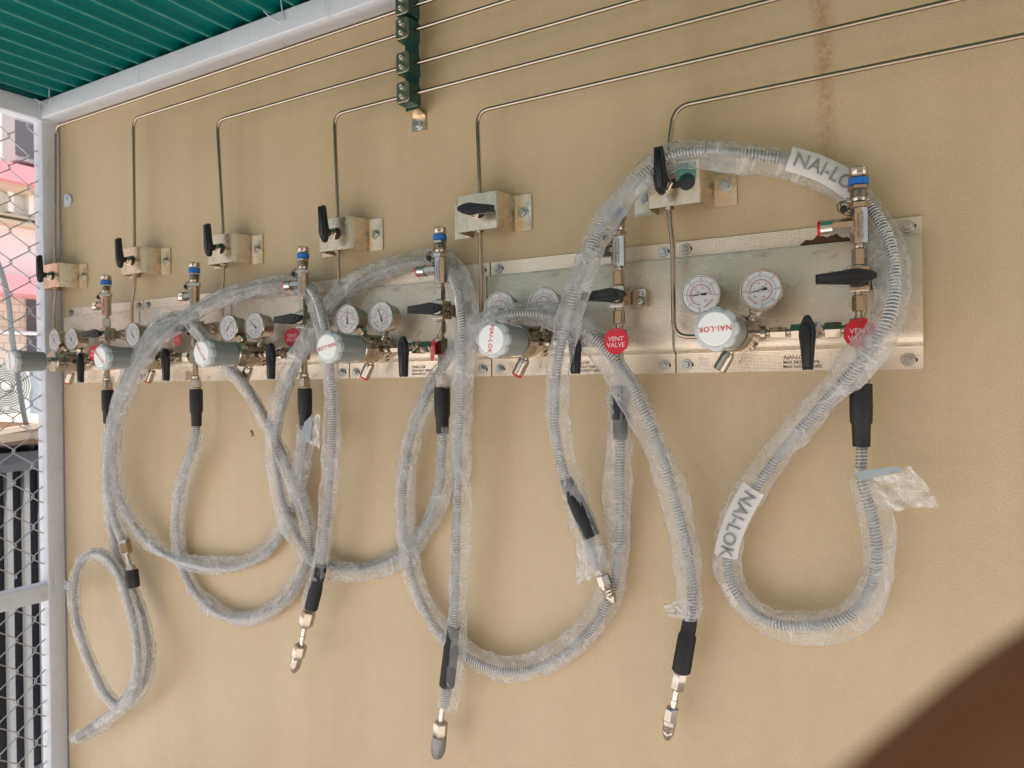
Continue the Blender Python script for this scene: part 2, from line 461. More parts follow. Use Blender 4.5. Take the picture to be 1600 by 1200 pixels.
XP = -2.033                                  # near side face of the post
fr = empty('steel_frame', (XP - .02, -.0225, 0), 'grey white painted square tube frame with corner post and welded rails at the left', 'frame')
def sqbar(a, b, bev=0.003):
    (x0, y0, z0), (x1, y1, z1) = a, b
    mb = MB(); L = [abs(x1 - x0), abs(y1 - y0), abs(z1 - z0)]; ax = L.index(max(L))
    lo = Vector((min(x0, x1), min(y0, y1), min(z0, z1))); hi = Vector((max(x0, x1), max(y0, y1), max(z0, z1)))
    o = [i for i in range(3) if i != ax]; prof = []
    for cx, cy, sx, sy in ((hi[o[0]], hi[o[1]], -1, -1), (lo[o[0]], hi[o[1]], 1, -1), (lo[o[0]], lo[o[1]], 1, 1), (hi[o[0]], lo[o[1]], -1, 1)):
        for k in range(4):
            t = k / 3 * math.pi / 2
            d0, d1 = (1 - math.cos(t)), (1 - math.sin(t))
            if (sx * sy) > 0: d0, d1 = d0, d1
            else: d0, d1 = d1, d0
            if (sx, sy) in ((-1, -1),): d0, d1 = 1 - math.cos(t), 1 - math.sin(t)
            elif (sx, sy) == (1, -1): d0, d1 = 1 - math.sin(t), 1 - math.cos(t)
            elif (sx, sy) == (1, 1): d0, d1 = 1 - math.cos(t), 1 - math.sin(t)
            else: d0, d1 = 1 - math.sin(t), 1 - math.cos(t)
            prof.append((cx + sx * bev * d0, cy + sy * bev * d1))
    rs = []
    for e in (lo[ax], hi[ax]):
        r = []
        for p in prof:
            v = [0, 0, 0]; v[ax] = e; v[o[0]] = p[0]; v[o[1]] = p[1]; r.append(Vector(v))
        rs.append(r)
    mb.rings(rs); return mb
sqbar((XP - .041, -.045, 0), (XP, -.001, 2.207)).build('post', 'frame', fr, smooth=50)
sqbar((XP + .001, -.048, 2.207), (1.9, -.002, 2.2535)).build('wall_beam', 'frame', fr, smooth=50)
sqbar((XP - .042, -1.42, 2.206), (XP - .0005, -.002, 2.254)).build('side_beam', 'frame', fr, smooth=50)
sqbar((XP - .0405, -1.42, 0.934), (XP - .0015, -.0452, 0.979)).build('rail', 'frame', fr, smooth=50)
sqbar((XP - .0405, -1.42, 0.03), (XP - .0015, -.0452, 0.075)).build('rail', 'frame', fr, smooth=50)
sqbar((XP - .041, -1.465, 0), (XP, -1.421, 2.254)).build('post', 'frame', fr, smooth=50)
for (u, v) in ((106, 313), (104, 914)):
    c = P(u, v, 0.003); c.x = max(c.x, -2.02)
    lg = MB(); r0 = .0165 if v < 500 else .012
    poly = [(c.x - .016, c.z + r0), (c.x, c.z + r0)] + [(c.x + r0 * math.sin(t), c.z + r0 * math.cos(t)) for t in [R(a) for a in range(15, 180, 15)]] + [(c.x, c.z - r0), (c.x - .016, c.z - r0)]
    lg.prism(poly, -.001, -.005, .001)
    lg.lathe((c.x, -.005, c.z), (c.x, -.02, c.z), [(0, .010), (.0015, .010), (.0016, .0065), (.005, .006), (.0055, .003)], 20)
    lg.build('fixing_lug', 'frame', fr)
# painted-over tie wires
tw = MB()
a = P(388, 5, .06); tw.tube(bend_path([P(412, 17, .052), P(421, 26, .055), P(435, 35, .054), P(444, 32, .052), P(440, 10, .05), P(438, -6, .05)], .006, 4), .0014, 6)
tw.build('tie_wire', 'frame', fr)
tw = MB()
q = P(76, 165, .052); tw.tube([q + Vector((-.03, -.02, .018)), q + Vector((.0, .0, .0))], .0014, 6); tw.tube([q + Vector((.004, 0, .05)), q + Vector((.003, 0, .022)), q + Vector((.012, -.001, .012)), q + Vector((-.004, 0, -.002))], .0013, 6)
tw.build('tie_wire', 'frame', fr)
wd = MB()
for i in range(26):
    t = random.random(); wd.lathe((XP - .001 + random.uniform(-.004, .005), -.0475 - random.uniform(0, .002), 2.2055 - .004 + .05 * t), (XP, -.055, 2.21 + .04 * t), [(0, .0042), (.002, .004), (.0035, .0015)], 8)
for i in range(14):
    wd.lathe((XP - .0005, -.046 + .044 * random.random(), 2.2065 + random.uniform(-.002, .003)), (XP + .01, -.03, 2.2), [(0, .003), (.002, .003), (.003, .001)], 7)
wd.build('weld_bead', 'frame', fr)

# chain link infill
ml = empty('wire_mesh', (XP - .02, -.7, 0), 'diamond chain link wire mesh filling the frame at the left edge', 'fence')
py, pz = .0900, .0812                # diamond width and height
def chain(z0, z1):
    mb = MB(); yA, yB = -.018, -1.41; xw = XP - .022; n = int((z1 - z0) / pz * 2) + 1
    k0 = S(43, 220, xw)              # one knot of the pattern seen in the photo
    i = 0
    cols = int((yA - yB) / (py / 2)) + 2
    ys = k0.y + .0
    for c in range(-1, cols):
        y_a = k0.y + py / 2 * 1 - c * py / 2
        y_b = y_a - py / 2
        if y_a < yB or y_b > yA: continue
        # a zig-zag wire running vertically between y_a and y_b
        zb = k0.z - math.ceil((k0.z - z0) / pz + 1) * pz + (pz / 2 if c % 2 else 0)
        pts = []; k = 0; z = zb
        while z < z1 + pz:
            side = k % 2
            y = y_a if side == 0 else y_b
            e = .0035 * (1 if side == 0 else -1)
            for dz, ox in ((-.004, .0), (0, .0022), (.004, .0)):
                yy = y + (e if dz == 0 else e * .5)
                pts.append(Vector((xw + ox * (1 if side else -1), min(max(yy, yB), yA), z + dz)))
            z += pz / 2; k += 1
        pts = [p for p in pts if z0 <= p.z <= z1]
        if len(pts) > 3: mb.tube(pts, .0016, 6)
    return mb
chain(.979, 2.206).build('mesh_panel', 'wire', ml)
chain(.075, .934).build('mesh_panel', 'wire', ml)

# corrugated roof
rf = MB(); pit = .0638; x0 = -1.9308 - 3 * pit - pit * .5; nx = 28; ncol = int(3.9 / pit) * nx
YR = -1.45
top, bot = [], []
def rz(ph):
    # flat troughs with a narrow rounded rib hanging down once a pitch
    t = abs((ph % 1.0) - .5)
    return 2.2550 + .018 * min(1, max(0, (t - .035) / .10)) ** .8 + .006 * t
for i in range(ncol + 1):
    x = x0 + i * pit / nx; z = rz(i / nx)
    top.append((x, z))
vs = []; fs = []
for j, y in enumerate((.25, -.05, -.3, -.6, YR)):
    for x, z in top: vs.append((x, y, z + .0)); 
    for x, z in top: vs.append((x, y, z + .0008))
n1 = len(top)
for j in range(4):
    for i in range(n1 - 1):
        a = j * 2 * n1 + i; b = (j + 1) * 2 * n1 + i
        fs.append((a, b, b + 1, a + 1)); fs.append((a + n1, a + n1 + 1, b + n1 + 1, b + n1))
rf.add(vs, fs)
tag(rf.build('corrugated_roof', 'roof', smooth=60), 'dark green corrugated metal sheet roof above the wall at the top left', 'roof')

# ------------------------------------------------------------------ gas panels
W = .3316; ZB = 1.5087
def UX(k): return -.0104 - W * (k + 1)
def L(u, w, d, k=0): return Vector((UX(k) + u, -d, ZB + w))

def lever_mb(s=1.0, o=Vector((0, 0, 0))):
    pr = [(-.0205, .0022), (-.0175, .0045), (-.010, .0078), (0, .0102), (.006, .0104), (.020, .0086), (.046, .0066), (.0505, .0060)]
    poly = [(o.x + w * s, o.z + z * s) for z, w in pr] + [(o.x - w * s, o.z + z * s) for z, w in pr[::-1]]
    mb = MB(); mb.prism(poly, o.y, o.y - .0105 * s, .0022 * s)
    rib = [(o.x + w * s * .45, o.z + z * s) for z, w in pr[2:-1]] + [(o.x - w * s * .45, o.z + z * s) for z, w in pr[2:-1][::-1]]
    mb.prism(rib, o.y - .0100 * s, o.y - .0122 * s, .0008)
    mb.lathe(o + Vector((0, .010, 0)), o, [(0, .0062), (.004, .0062), (.006, .0078), (.0105, .0078)], 18)
    return mb

def bolt(parent, c, r=.0085, flip=0):
    c = Vector(c); mb = MB()
    mb.lathe(c, c + Vector((0, -1, 0)), [(0, r), (.0010, r), (.0016, r * .93), (.0017, r * .60)], 24)
    mb.lathe(c + Vector((0, -.0016, 0)), c + Vector((0, -1, 0)), [(0, r * .66), (.0038, r * .66), (.0046, r * .56), (.0047, .0001)], 6, rot=random.uniform(0, 1))
    return mb.build('bolt', 'zinc', parent, at=c)

def gauge(parent, c, roll, needle):
    c = Vector(c); ax = Vector((0, -1, 0)); mb = MB()
    mb.lathe(c + Vector((0, .030, 0)), c, [(0, .015), (.001, .0235), (.010, .0245), (.020, .0255), (.0245, .0262), (.0255, .0285), (.031, .0290), (.0325, .0282), (.0325, .0262), (.0300, .0256), (.0300, .0002)], 44)
    gg = mb.build('gauge', 'steel', parent, at=c)
    f = .0004
    MB().lathe(c + Vector((0, -.0001, 0)), c + ax, [(0, .0256), (f, .0256), (f + .0001, .0001)], 40).build('dial', 'dial', gg, at=c)
    tk = MB(); rd = MB(); y = c.y - .0010
    def arc(m, r, a0, a1, w, n=40):
        ring = []
        for i in range(n + 1):
            a = R(a0 + (a1 - a0) * i / n); ring.append((math.sin(a), math.cos(a)))
        vs = [(c.x + s_ * (r - w), y, c.z + c_ * (r - w)) for s_, c_ in ring] + [(c.x + s_ * (r + w), y, c.z + c_ * (r + w)) for s_, c_ in ring]
        m.add(vs, [(i, i + 1, n + 2 + i, n + 1 + i) for i in range(n)])
    def tick(m, a, r0, r1, w):
        a = R(a); s_, c_ = math.sin(a), math.cos(a)
        vs = [(c.x + s_ * r + c_ * q_, y, c.z + c_ * r - s_ * q_) for r, q_ in ((r0, -w), (r0, w), (r1, w), (r1, -w))]
        m.add(vs, [(0, 1, 2, 3)])
    for i in range(31): tick(tk, -135 + 9 * i + roll, .0180 if i % 5 else .0168, .0198, .00016 if i % 5 else .00032)
    for i in range(41): tick(rd, -135 + 6.75 * i + roll, .0128, .0146 if i % 5 else .0155, .00026)
    arc(rd, .0146, -135 + roll, 135 + roll, .00028); arc(tk, .0200, -135 + roll, 135 + roll, .00012)
    for i, t in enumerate(('0', '1', '2', '3', '4', '5', '6')):
        a = R(-135 + 45 * i + roll); flat_text(tk, t, .0042, (c.x + math.sin(a) * .0225, y, c.z + math.cos(a) * .0225), rot=-R(roll))
    for i, t in enumerate(('0', '20', '40', '60', '80')):
        a = R(-120 + 60 * i + roll); flat_text(rd, t, .0030, (c.x + math.sin(a) * .0100, y, c.z + math.cos(a) * .0100), rot=-R(roll))
    a = R(roll); dn = Vector((-math.sin(a), 0, -math.cos(a)))
    flat_text(rd, 'NAI-LOK', .0042, c + dn * .0175 + Vector((0, -.001, 0)), rot=-R(roll))
    flat_text(tk, 'psi', .0034, c - dn * .0058 + Vector((0, -.001, 0)), rot=-R(roll))
    flat_text(tk, 'bar', .0034, c + dn * .0110 + Vector((0, -.001, 0)), rot=-R(roll))
    tk.build('dial_markings', 'ink', gg, at=c, smooth=0); rd.build('red_scale', 'pink', gg, at=c, smooth=0)
    nd = MB(); yy = -.0022
    nd.add([c + Vector(v) for v in ((-.0002, yy, .0185), (.0002, yy, .0185), (.0009, yy, 0), (.0018, yy, -.0085), (-.0018, yy, -.0085), (-.0009, yy, 0), (0, yy + .0008, 0))],
           [(0, 1, 2, 5), (5, 2, 3, 4), (0, 5, 6), (1, 6, 2), (5, 4, 6), (2, 6, 3), (4, 3, 6)])
    n = nd.build('needle', 'ink', gg, at=c, smooth=0); n.rotation_euler.y = R(needle)
    MB().lathe(c + Vector((0, -.001, 0)), c + ax, [(0, .0018), (.0022, .0018), (.0026, .0012), (.0027, .0001)], 14).build('hub', 'brass', gg, at=c)
    MB().add([c + Vector((.0257 * math.cos(2 * math.pi * i / 36), -.0030, .0257 * math.sin(2 * math.pi * i / 36))) for i in range(36)], [tuple(range(36))]).build('window', 'glass', gg, at=c)
    return gg

def make_panel():
    t = empty('gas_control_unit', L(.165, 0, 0), '', 'gas unit', 'gas control units in a row along the wall')
    # back plate: bent sheet section swept along x
    sec = [(0, .0005), (0, .003), (.0285, .003), (.0300, .0035), (.0320, .0075), (.0365, .0120), (.0430, .0145), (.0520, .0150), (.1720, .0150), (.1745, .0142), (.1750, .0125), (.1755, .003), (.200, .003), (.200, .0005)]
    pl = MB()
    def secring(u, bk=0):
        return [L(u, w, d) for w, d in sec]
    pl.rings([secring(.0012), secring(.3300)])
    # tab joint: slightly proud centre fold line and rounded corners read as separate tabs
    bp = pl.build('back_plate', 'plate', t, smooth=35)
    seam = MB()
    seam.box(L(.0004, .034, .0148), L(.0016, .172, .0162)); seam.build('edge_fold', 'steel', bp, smooth=0)
    for (u, w) in ((.0165, .188), (.3128, .188), (.0165, .0125), (.3128, .0125)):
        s_ = 1
        poly = [(L(u, w, 0).x + .0045 * s_ + .0065 * math.cos(R(a)), ZB + w + .0042 * math.sin(R(a))) for a in range(0, 360, 24)]
        MB().prism(poly, -.0031, -.0034).build('bolt_slot', 'ink', bp, smooth=0)
    for (u, w) in ((.0165, .188), (.3128, .188), (.0165, .0125), (.3128, .0125)): bolt(t, L(u, w, .0035))
    tx = MB(); 
    flat_text(tx, 'NAI-LOK', .0078, L(.156, .0195, .0034), align='LEFT', shear=.25); flat_text(tx, 'MAX INLET 3500PSI', .0056, L(.156, .0128, .0034), align='LEFT')
    flat_text(tx, 'MAX OUTLET 150PSI', .0056, L(.156, .0065, .0034), align='LEFT')
    tx.build('printed_rating', 'brown', bp, smooth=0)
    sc = MB(); sc.prism([(L(.0935, 0, 0).x, ZB + .0125), (L(.0955, 0, 0).x, ZB + .0135), (L(.100, 0, 0).x, ZB + .0245), (L(.0965, 0, 0).x, ZB + .017)], -.0031, -.0034)
    sc.build('ink_stroke', 'ink', bp, smooth=0)
    # ---- regulator
    c = L(.104, .054, 0); ax = Vector((0, -1, 0))
    b = MB(); b.lathe(c + ax * .0155, c + ax, [(0, .022), (.012, .022), (.0125, .0258), (.034, .0262), (.0345, .0250), (.036, .0250), (.0365, .0262), (.054, .0262), (.058, .0262), (.064, .0235), (.070, .0225), (.078, .0215), (.0785, .0255), (.082, .0262), (.0845, .0250), (.085, .0170)], 40)
    for i in range(4):
        a = R(45 + 90 * i); q = c + ax * .033 + Vector((math.cos(a), 0, math.sin(a))) * .024
        b.lathe(q, q + Vector((math.cos(a), 0, math.sin(a))), [(0, .0075), (.0035, .0075), (.0037, .0045), (.001, .0042)], 14)
    reg = b.build('regulator', 'steel', t, at=c)
    b = MB(); b.lathe(c + ax * .098, c + ax, [(0, .0115), (.030, .0115)], 24); b.build('stem', 'bright', reg, at=c)
    kc = c + ax * .170; nl = 8; seg = 64
    def kr(base, amp): return lambda a: base + amp * (math.cos(nl * a))
    def kring(y, base, amp):
        r = []
        for i in range(seg):
            a = 2 * math.pi * i / seg; rr = base + amp * (abs(math.cos(nl * a / 2)) ** .6 * 2 - 1)
            r.append(Vector((c.x + rr * math.cos(a), -y, c.z + rr * math.sin(a))))
        return r
    kb = MB(); kb.rings([kring(.098, .0205, 0), kring(.0985, .0235, 0), kring(.120, .0242, .0002), kring(.145, .0252, .0008), kring(.158, .0262, .0013)][::-1])
    kn = kb.build('knob', 'knob', reg, at=kc, smooth=40)
    kb = MB(); kb.rings([kring(.1578, .0266, .0016), kring(.160, .0272, .0018), kring(.167, .0268, .0017), kring(.170, .0235, .0003), kring(.1702, .0225, 0)][::-1])
    kb.build('knob_rim', 'knobrim', kn, at=kc, smooth=40)
    MB().lathe(kc + Vector((0, .0002, 0)), kc + ax, [(0, .0215), (.0010, .0215), (.0016, .0205), (.0017, .0001)], 40).build('knob_cap', 'cap', kn, at=kc)
    kt = MB(); flat_text(kt, 'NAI-LOK', .0098, kc + Vector((0, -.0019, 0)), spacing=1.12); kt.build('knob_lettering', 'red', kn, at=kc, smooth=0)
    # relief / drain port under the regulator
    dr = MB(); q0 = c + ax * .045 + Vector((-.010, 0, -.021)); dv = Vector((-.52, 0, -.85)).normalized()
    dr.lathe(q0, q0 + dv, [(0, .006), (.006, .006), (.007, .0088), (.0125, .0098), (.013, .0098), (.034, .0098), (.035, .0086), (.0352, .003)], 20); dro = dr.build('drain_port', 'steel', reg, at=q0)
    dr = MB(); dr.lathe(q0 + dv * .0345, q0 + dv * .04, [(0, .0090), (.0030, .0090), (.0038, .0078), (.0039, .0001)], 20); dr.build('port_plug', 'tagred', reg, at=q0)
    # ---- gauges with stems
    for gc, sg, roll, nee in ((L(.057, .110, .068), -1, -42, 0), (L(.140, .110, .071), 1, 42, 0)):
        st = MB(); base = c + ax * .046 + Vector((sg * .016, 0, .017)); tip = Vector((gc.x, base.y, gc.z)); dv = (tip - base).normalized()
        st.lathe(base, tip, [(0, .0065), (.005, .0065), (.0055, .0048), (.010, .0048), ((tip - base).length - .012, .0045)], 16)
        m_ = tip - dv * .034; st.hexn(m_, m_ + dv * .010, .0082)
        st.build('gauge_stem', 'steel', reg, at=base)
        gauge(t, gc, roll, nee)
    # ---- line from regulator to vent column with its valve
    ln = MB(); A = lambda u, d=.050: L(u, .0535, d)
    ln.lathe(A(.126), A(.2), [(0, .0040), (.135, .0040)], 14)
    ln.lathe(A(.136), A(.2), [(0, .010), (.006, .010), (.007, .006)], 20)
    ln.hexn(A(.147), A(.169), .0078, R(30)); ln.hexn(A(.1745), A(.193), .0108, R(30))
    ln.lathe(A(.193), A(.25), [(0, .0072), (.024, .0072)], 18); ln.hexn(A(.2165), A(.2375), .0112, R(30))
    ln.lathe(A(.2375), A(.25), [(0, .006), (.004, .006), (.005, .0075), (.009, .0075), (.010, .005)], 16)
    lo = ln.build('outlet_line', 'brass', t, smooth=30)
    vb = MB(); vb.lathe(L(.2045, .0535, .036), L(.2045, .0535, .1), [(0, .0125), (.028, .0125), (.029, .0085), (.036, .0085), (.037, .006), (.047, .006)], 6); vb.build('valve_body', 'steel', lo, at=L(.2045, .0535, .036))
    pv = L(.2000, .0515, .079); lv = lever_mb(1.0, pv).build('lever', 'black', t, at=pv, smooth=35); lv.rotation_euler.y = R(180)
    # ---- vent column
    cu, cd = .2595, .053
    Z = lambda w: L(cu, w, cd)
    cb = MB()
    cb.lathe(Z(.251), Z(.3), [(0, .0108), (.0012, .0115), (.0085, .0118), (.0095, .0112), (.0096, .0095), (.0088, .0092), (.0088, .0001)], 28)
    cb.hexn(Z(.2475), Z(.2515), .0126, 0); cb.hexn(Z(.2325), Z(.2385), .0128, .2)
    pr = [(0, .0100)]
    for i in range(6): pr += [(.0008 + i * .0015, .0108), (.0014 + i * .0015, .0098)]
    cb.lathe(Z(.2233), Z(.3), pr, 24); cb.lathe(Z(.2180), Z(.3), [(0, .0090), (.0025, .0098), (.0045, .0098), (.0053, .0085)], 24)
    cb.hexn(Z(.2080), Z(.2165), .0132, .1)
    pc_ = cb.build('vent_cap', 'steel', t, at=Z(.23), smooth=30)
    MB().lathe(Z(.2388), Z(.3), [(0, .0117), (.0003, .0122), (.0083, .0123), (.0086, .0117)], 26).build('blue_tape', 'blue', pc_, at=Z(.24))
    tb = MB(); x, y, z = Z(.185)
    h = .0096
    def oct_(ax_, a0, a1, h, ctr):
        r = []
        for e in (a0, a1):
            ring = []
            for i in range(8):
                a = R(22.5 + 45 * i); rr = h * 1.16
                p = (rr * math.cos(a), rr * math.sin(a))
                ring.append(Vector((ctr[0] + p[0], ctr[1] + p[1], e)) if ax_ == 'z' else Vector((e, ctr[1] + p[0], ctr[2] + p[1])))
            r.append(ring)
        tb.rings(r)
    oct_('z', Z(.1632).z, Z(.2082).z, h, (x, y, z)); oct_('x', L(.2285, 0, 0).x, x - .004, .0084, (x, y, Z(.1885).z))
    te = tb.build('relief_tee', 'steel', t, at=Z(.185), smooth=25)
    rc = L(.2288, .1885, cd); r_ = MB(); r_.lathe(rc, rc + Vector((-1, 0, 0)), [(0, .0106), (.0145, .0106), (.0155, .0096)], 24); r_.build('relief_sleeve', 'bright', te, at=rc)
    r_ = MB(); r_.lathe(rc + Vector((-.0150, 0, 0)), rc + Vector((-1, 0, 0)), [(0, .0102), (.0032, .0100), (.0040, .0086), (.0041, .0001)], 24); r_.build('relief_plug', 'tagred', te, at=rc)
    et = MB(); yf = y - h * 1.075 - .0003
    for i, (s_, w_) in enumerate((('NAI-LOK Controls', .0045), ('SAFETY VALVE SET 200', .0030), ('RV-3 SS316', .0030))):
        flat_text(et, s_, w_, (x + .0048 - i * .0046, yf, Z(.185).z), rot=R(90))
    et.build('engraving', 'ink', te, at=Z(.185), smooth=0)
    co = MB()
    co.lathe(Z(.157), Z(.3), [(0, .0058), (.002, .0066), (.005, .0066), (.007, .0055)], 18); co.hexn(Z(.1345), Z(.157), .0092, .15)
    co.lathe(Z(.0960), Z(.3), [(0, .0068), (.040, .0068)], 18); co.hexn(Z(.0753), Z(.0968), .0092, .15)
    co.lathe(Z(.066), Z(.3), [(0, .0068), (.003, .0068), (.0035, .0058), (.010, .0058)], 18)
    oc = MB()
    co.hexn(Z(.038), Z(.067), .0125, .1)
    co.lathe(Z(.012), Z(.3), [(0, .0062), (.027, .0062)], 18); co.lathe(Z(.004), Z(.3), [(0, .0066), (.003, .0082), (.007, .0082), (.009, .006)], 18)
    co.hexn(Z(-.0145), Z(.0042), .0115, .15); co.lathe(Z(-.0182), Z(.3), [(0, .0108), (.004, .0108)], 22)
    cl = co.build('vent_column', 'brass', t, at=Z(.1), smooth=30)
    bk = MB(); bk.box(L(cu - .0105, .1005, .038), L(cu + .0125, .1325, .0660)); bk.box(L(cu + .0127, .104, .0152), L(cu + .0350, .130, .0300))
    bk.box(L(cu - .004, .106, .0152), L(cu + .0122, .127, .0378))
    bl = bk.build('valve_block', 'steel', t, at=Z(.117), smooth=0)
    bm = bl.modifiers.new('bevel', 'BEVEL'); bm.width = .0010; bm.segments = 2
    sm = MB()
    for w_ in (.111, .123): sm.lathe(L(cu + .026, w_, .030), L(cu + .026, w_, 1), [(0, .0042), (.0035, .0042), (.0038, .003), (.0022, .0022), (.0022, .0001)], 16)
    sm.lathe(Z(.1175) + Vector((0, -.012, 0)), Z(.1175) + Vector((0, -1, 0)), [(0, .0085), (.004, .0085), (.0045, .006), (.012, .006)], 18)
    sm.build('block_screws', 'zinc', bl, at=Z(.117))
    pv = L(cu + .0015, .1175, .077); lv = lever_mb(1.0, pv).build('lever', 'black', t, at=pv, smooth=35); lv.rotation_euler.y = R(-90)
    # lead seal and twisted wire by the cap
    sw = MB(); o_ = Z(.214) + Vector((-.013, -.004, 0))
    pts = [o_ + Vector((.008 * math.sin(i * 1.3) - .002 + .003 * math.sin(i * .5), .003 * math.cos(i), .010 * math.cos(i * .9) - .001 * i * .4)) for i in range(18)]
    sw.tube(spline(pts, .002), .0006, 5); sw.lathe(o_ + Vector((-.004, -.004, -.006)), o_ + Vector((-.004, -.02, -.006)), [(0, .003), (.001, .0045), (.004, .0045), (.005, .003)], 12)
    sw.build('wire_seal', 'boot', t, at=o_)
    return t

proto = make_panel()
def by_name(res, base): return [c for n_, c in sorted(res.items()) if n_.split('.')[0] == base]
labels = ['rightmost gas unit, nearest the bare wall, with brown mud on its top flange',
          'second gas unit from the right, its gauges partly hidden by a bagged hose arch',
          'gas unit with two clear gauges, left of the hose that drops straight down',
          'third gas unit from the left, above the small black mark on the wall',
          'second gas unit from the left, mostly covered by two slanting bagged hoses',
          'leftmost gas unit, its grey knob projecting past the painted corner post']
knob_rot = [183, -98, 192, -52, -40, -82]
knob_out = [.004, .002, .001, .000, .004, .024]
g1_need = [-93, -72, 2, 40, -30, -25]; g2_need = [-102, -95, -20, -50, 0, -40]
PANELS = []
protoset = {}
def collect(o, d):
    d[o.name] = o
    for c_ in kids(o): collect(c_, d)
collect(proto, protoset)
for k in range(6):
    res = protoset if k == 0 else copy_tree(proto)
    root = res[proto.name]
    root.location.x = WORLD[proto.name].x - W * k
    root['label'] = labels[k]
    PANELS.append(res)
for k, res in enumerate(PANELS):
    for o in by_name(res, 'knob'): o.location.y -= knob_out[k]
    for o in by_name(res, 'knob_lettering'): o.rotation_euler.y = -R(knob_rot[k])
    nd = by_name(res, 'needle')
    nd[0].rotation_euler.y = R(g1_need[k]); nd[1].rotation_euler.y = R(g2_need[k])
    for o in by_name(res, 'port_plug'):
        if k == 0: COL.objects.unlink(o)

# muddy dust lying on the rightmost panel's flange
pz_ = P(1285, 380, .01); md = MB(); rs = []
for i in range(25):
    t = i / 24; x = P(1250 + 80 * t, 380, .008).x; hgt = .0105 * math.sin(math.pi * t) ** .7 * (1 + .35 * math.sin(t * 21)) + .0005
    rs.append([Vector((x, -.0036, ZB + .1762)), Vector((x, -.0100, ZB + .1765)), Vector((x, -.0082, ZB + .1768 + hgt * .5)), Vector((x, -.0036, ZB + .1770 + hgt))])
md.rings(rs); tag(md.build('mud_patch', 'rust'), 'reddish brown mud smeared along the top flange of the rightmost gas panel', 'mud')

# ------------------------------------------------------------------ isolation valve brackets
def make_bracket(slot=False):
    o = Vector((0, 0, 0)); t = empty('valve_bracket', (0, 0, 0), '', 'bracket', 'isolation valve brackets above the gas panels')
    h = .031; th = .0022
    out = [(-.072, .0004), (-.041, .0004), (-.0395, .002), (-.0395, .0475), (-.0375, .0500), (.0375, .0500), (.0395, .0478), (.0475, .0030), (.0490, .0024), (.0800, .0024), (.0800, .0004)]
    def offs():
        # outer outline then inner one, closed
        outer = [(-.078, .0024), (-.0430, .0024), (-.0415, .0034), (-.0400, .0475), (-.0380, .0500), (.0380, .0500), (.0402, .0478), (.0478, .0034), (.0490, .0024), (.0800, .0024)]
        inner = [(.0800, .0004), (.0478, .0004), (.0458, .0020), (.0382, .0468), (.0372, .0478), (-.0372, .0478), (-.0380, .0468), (-.0396, .0020), (-.0410, .0004), (-.078, .0004)]
        return outer + inner
    mb = MB(); pr = offs()
    mb.rings([[Vector((x, -d, z)) for x, d in pr] for z in (-h, h)])
    pl = mb.build('bracket_plate', 'bracket', t, at=(0, 0, 0), smooth=40)
    bolt(t, (.0640, -.0026, 0), .0098); bolt(t, (-.0600, -.0026, -.002), .0098)
    nt = MB(); c = Vector((0, -.0502, 0)); ax = Vector((0, -1, 0))
    sl = MB()
    if slot:
        for sx in (-.016, .020): sl.lathe((sx, -.0503, .001), (sx, -1, .001), [(0, .0125), (.0004, .0125)], 24)
        sl.box((-.016, -.0506, -.006), (.020, -.0503, .008))
    else: sl.lathe((.006, -.0503, 0), (.006, -1, 0), [(0, .0115), (.0004, .0115)], 24)
    sl.build('valve_opening', 'ink', pl, at=(0, 0, 0), smooth=0)
    nt.lathe(c + Vector((0, .03, 0)), c, [(0, .010), (.034, .010)], 20); nt.hexn(c + ax * .001, c + ax * .008, .0115); nt.lathe(c + ax * .008, c + ax, [(0, .0078), (.006, .0078), (.007, .006), (.016, .006)], 20)
    nt.build('valve_stem', 'steel', t, at=c)
    bd = MB(); bd.box((-.011, -.022, -.013), (.011, -.046, .013)); bd.lathe((0, -.040, -.034), (0, -.04, 1), [(0, .007), (.012, .007), (.013, .0085), (.020, .0085)], 6); bd.lathe((0, -.040, .034), (0, -.04, -1), [(0, .007), (.012, .007), (.013, .0085), (.020, .0085)], 6)
    bd.build('valve_body', 'brass', t, at=(0, -.04, 0), smooth=0)
    pv = Vector((0, -.072, 0)); lever_mb(.98, pv).build('lever', 'black', t, at=pv, smooth=35)
    return t
bl_labels = ['rightmost valve bracket, with green overspray and a hose looped behind its black lever',
             'valve bracket whose black lever lies horizontally, second from the right',
             'third valve bracket from the right, lever upright, above the two clear gauges',
             'third valve bracket from the left, lever upright, above a bagged hose arch',
             'valve bracket second from the left, lever upright, beside a smudged patch of wall',
             'leftmost valve bracket, overlapping the painted corner post']
br_front = [(-.369, -.2876, 1.785), (-.709, -.6318, 1.788), (-1.0378, -.9555, 1.7868), (-1.3732, -1.2848, 1.792), (-1.6894, -1.6001, 1.796), (-2.0320, -1.9453, 1.789)]
pb = make_bracket(False)
for k in (1, 2, 3, 4, 5, 0):
    if k == 0:
        r = make_bracket(True); rr = {}; collect(r, rr)
        gp = MB(); gp.box((.004, -.0503, .004), (.034, -.0507, .029)); 
        gq = gp.build('green_overspray', 'greenpaint', r, at=(0, 0, 0), smooth=0)
    elif k == 1:
        r = pb; rr = {}; collect(r, rr)
    else:
        rr = copy_tree(pb); r = rr[pb.name]
    a, b, z = br_front[k]; r.location = ((a + b) / 2, -.0002, z); r['label'] = bl_labels[k]
    lv = by_name(rr, 'lever')[0]
    lv.rotation_euler.y = R([-3, 97, -5, -4, -6, -3][k])
    if k == 0:
        for n_ in ('lever', 'valve_stem', 'valve_body'):
            for q_ in by_name(rr, n_): q_.location.x -= .010
    if k == 1: rr_proto = None

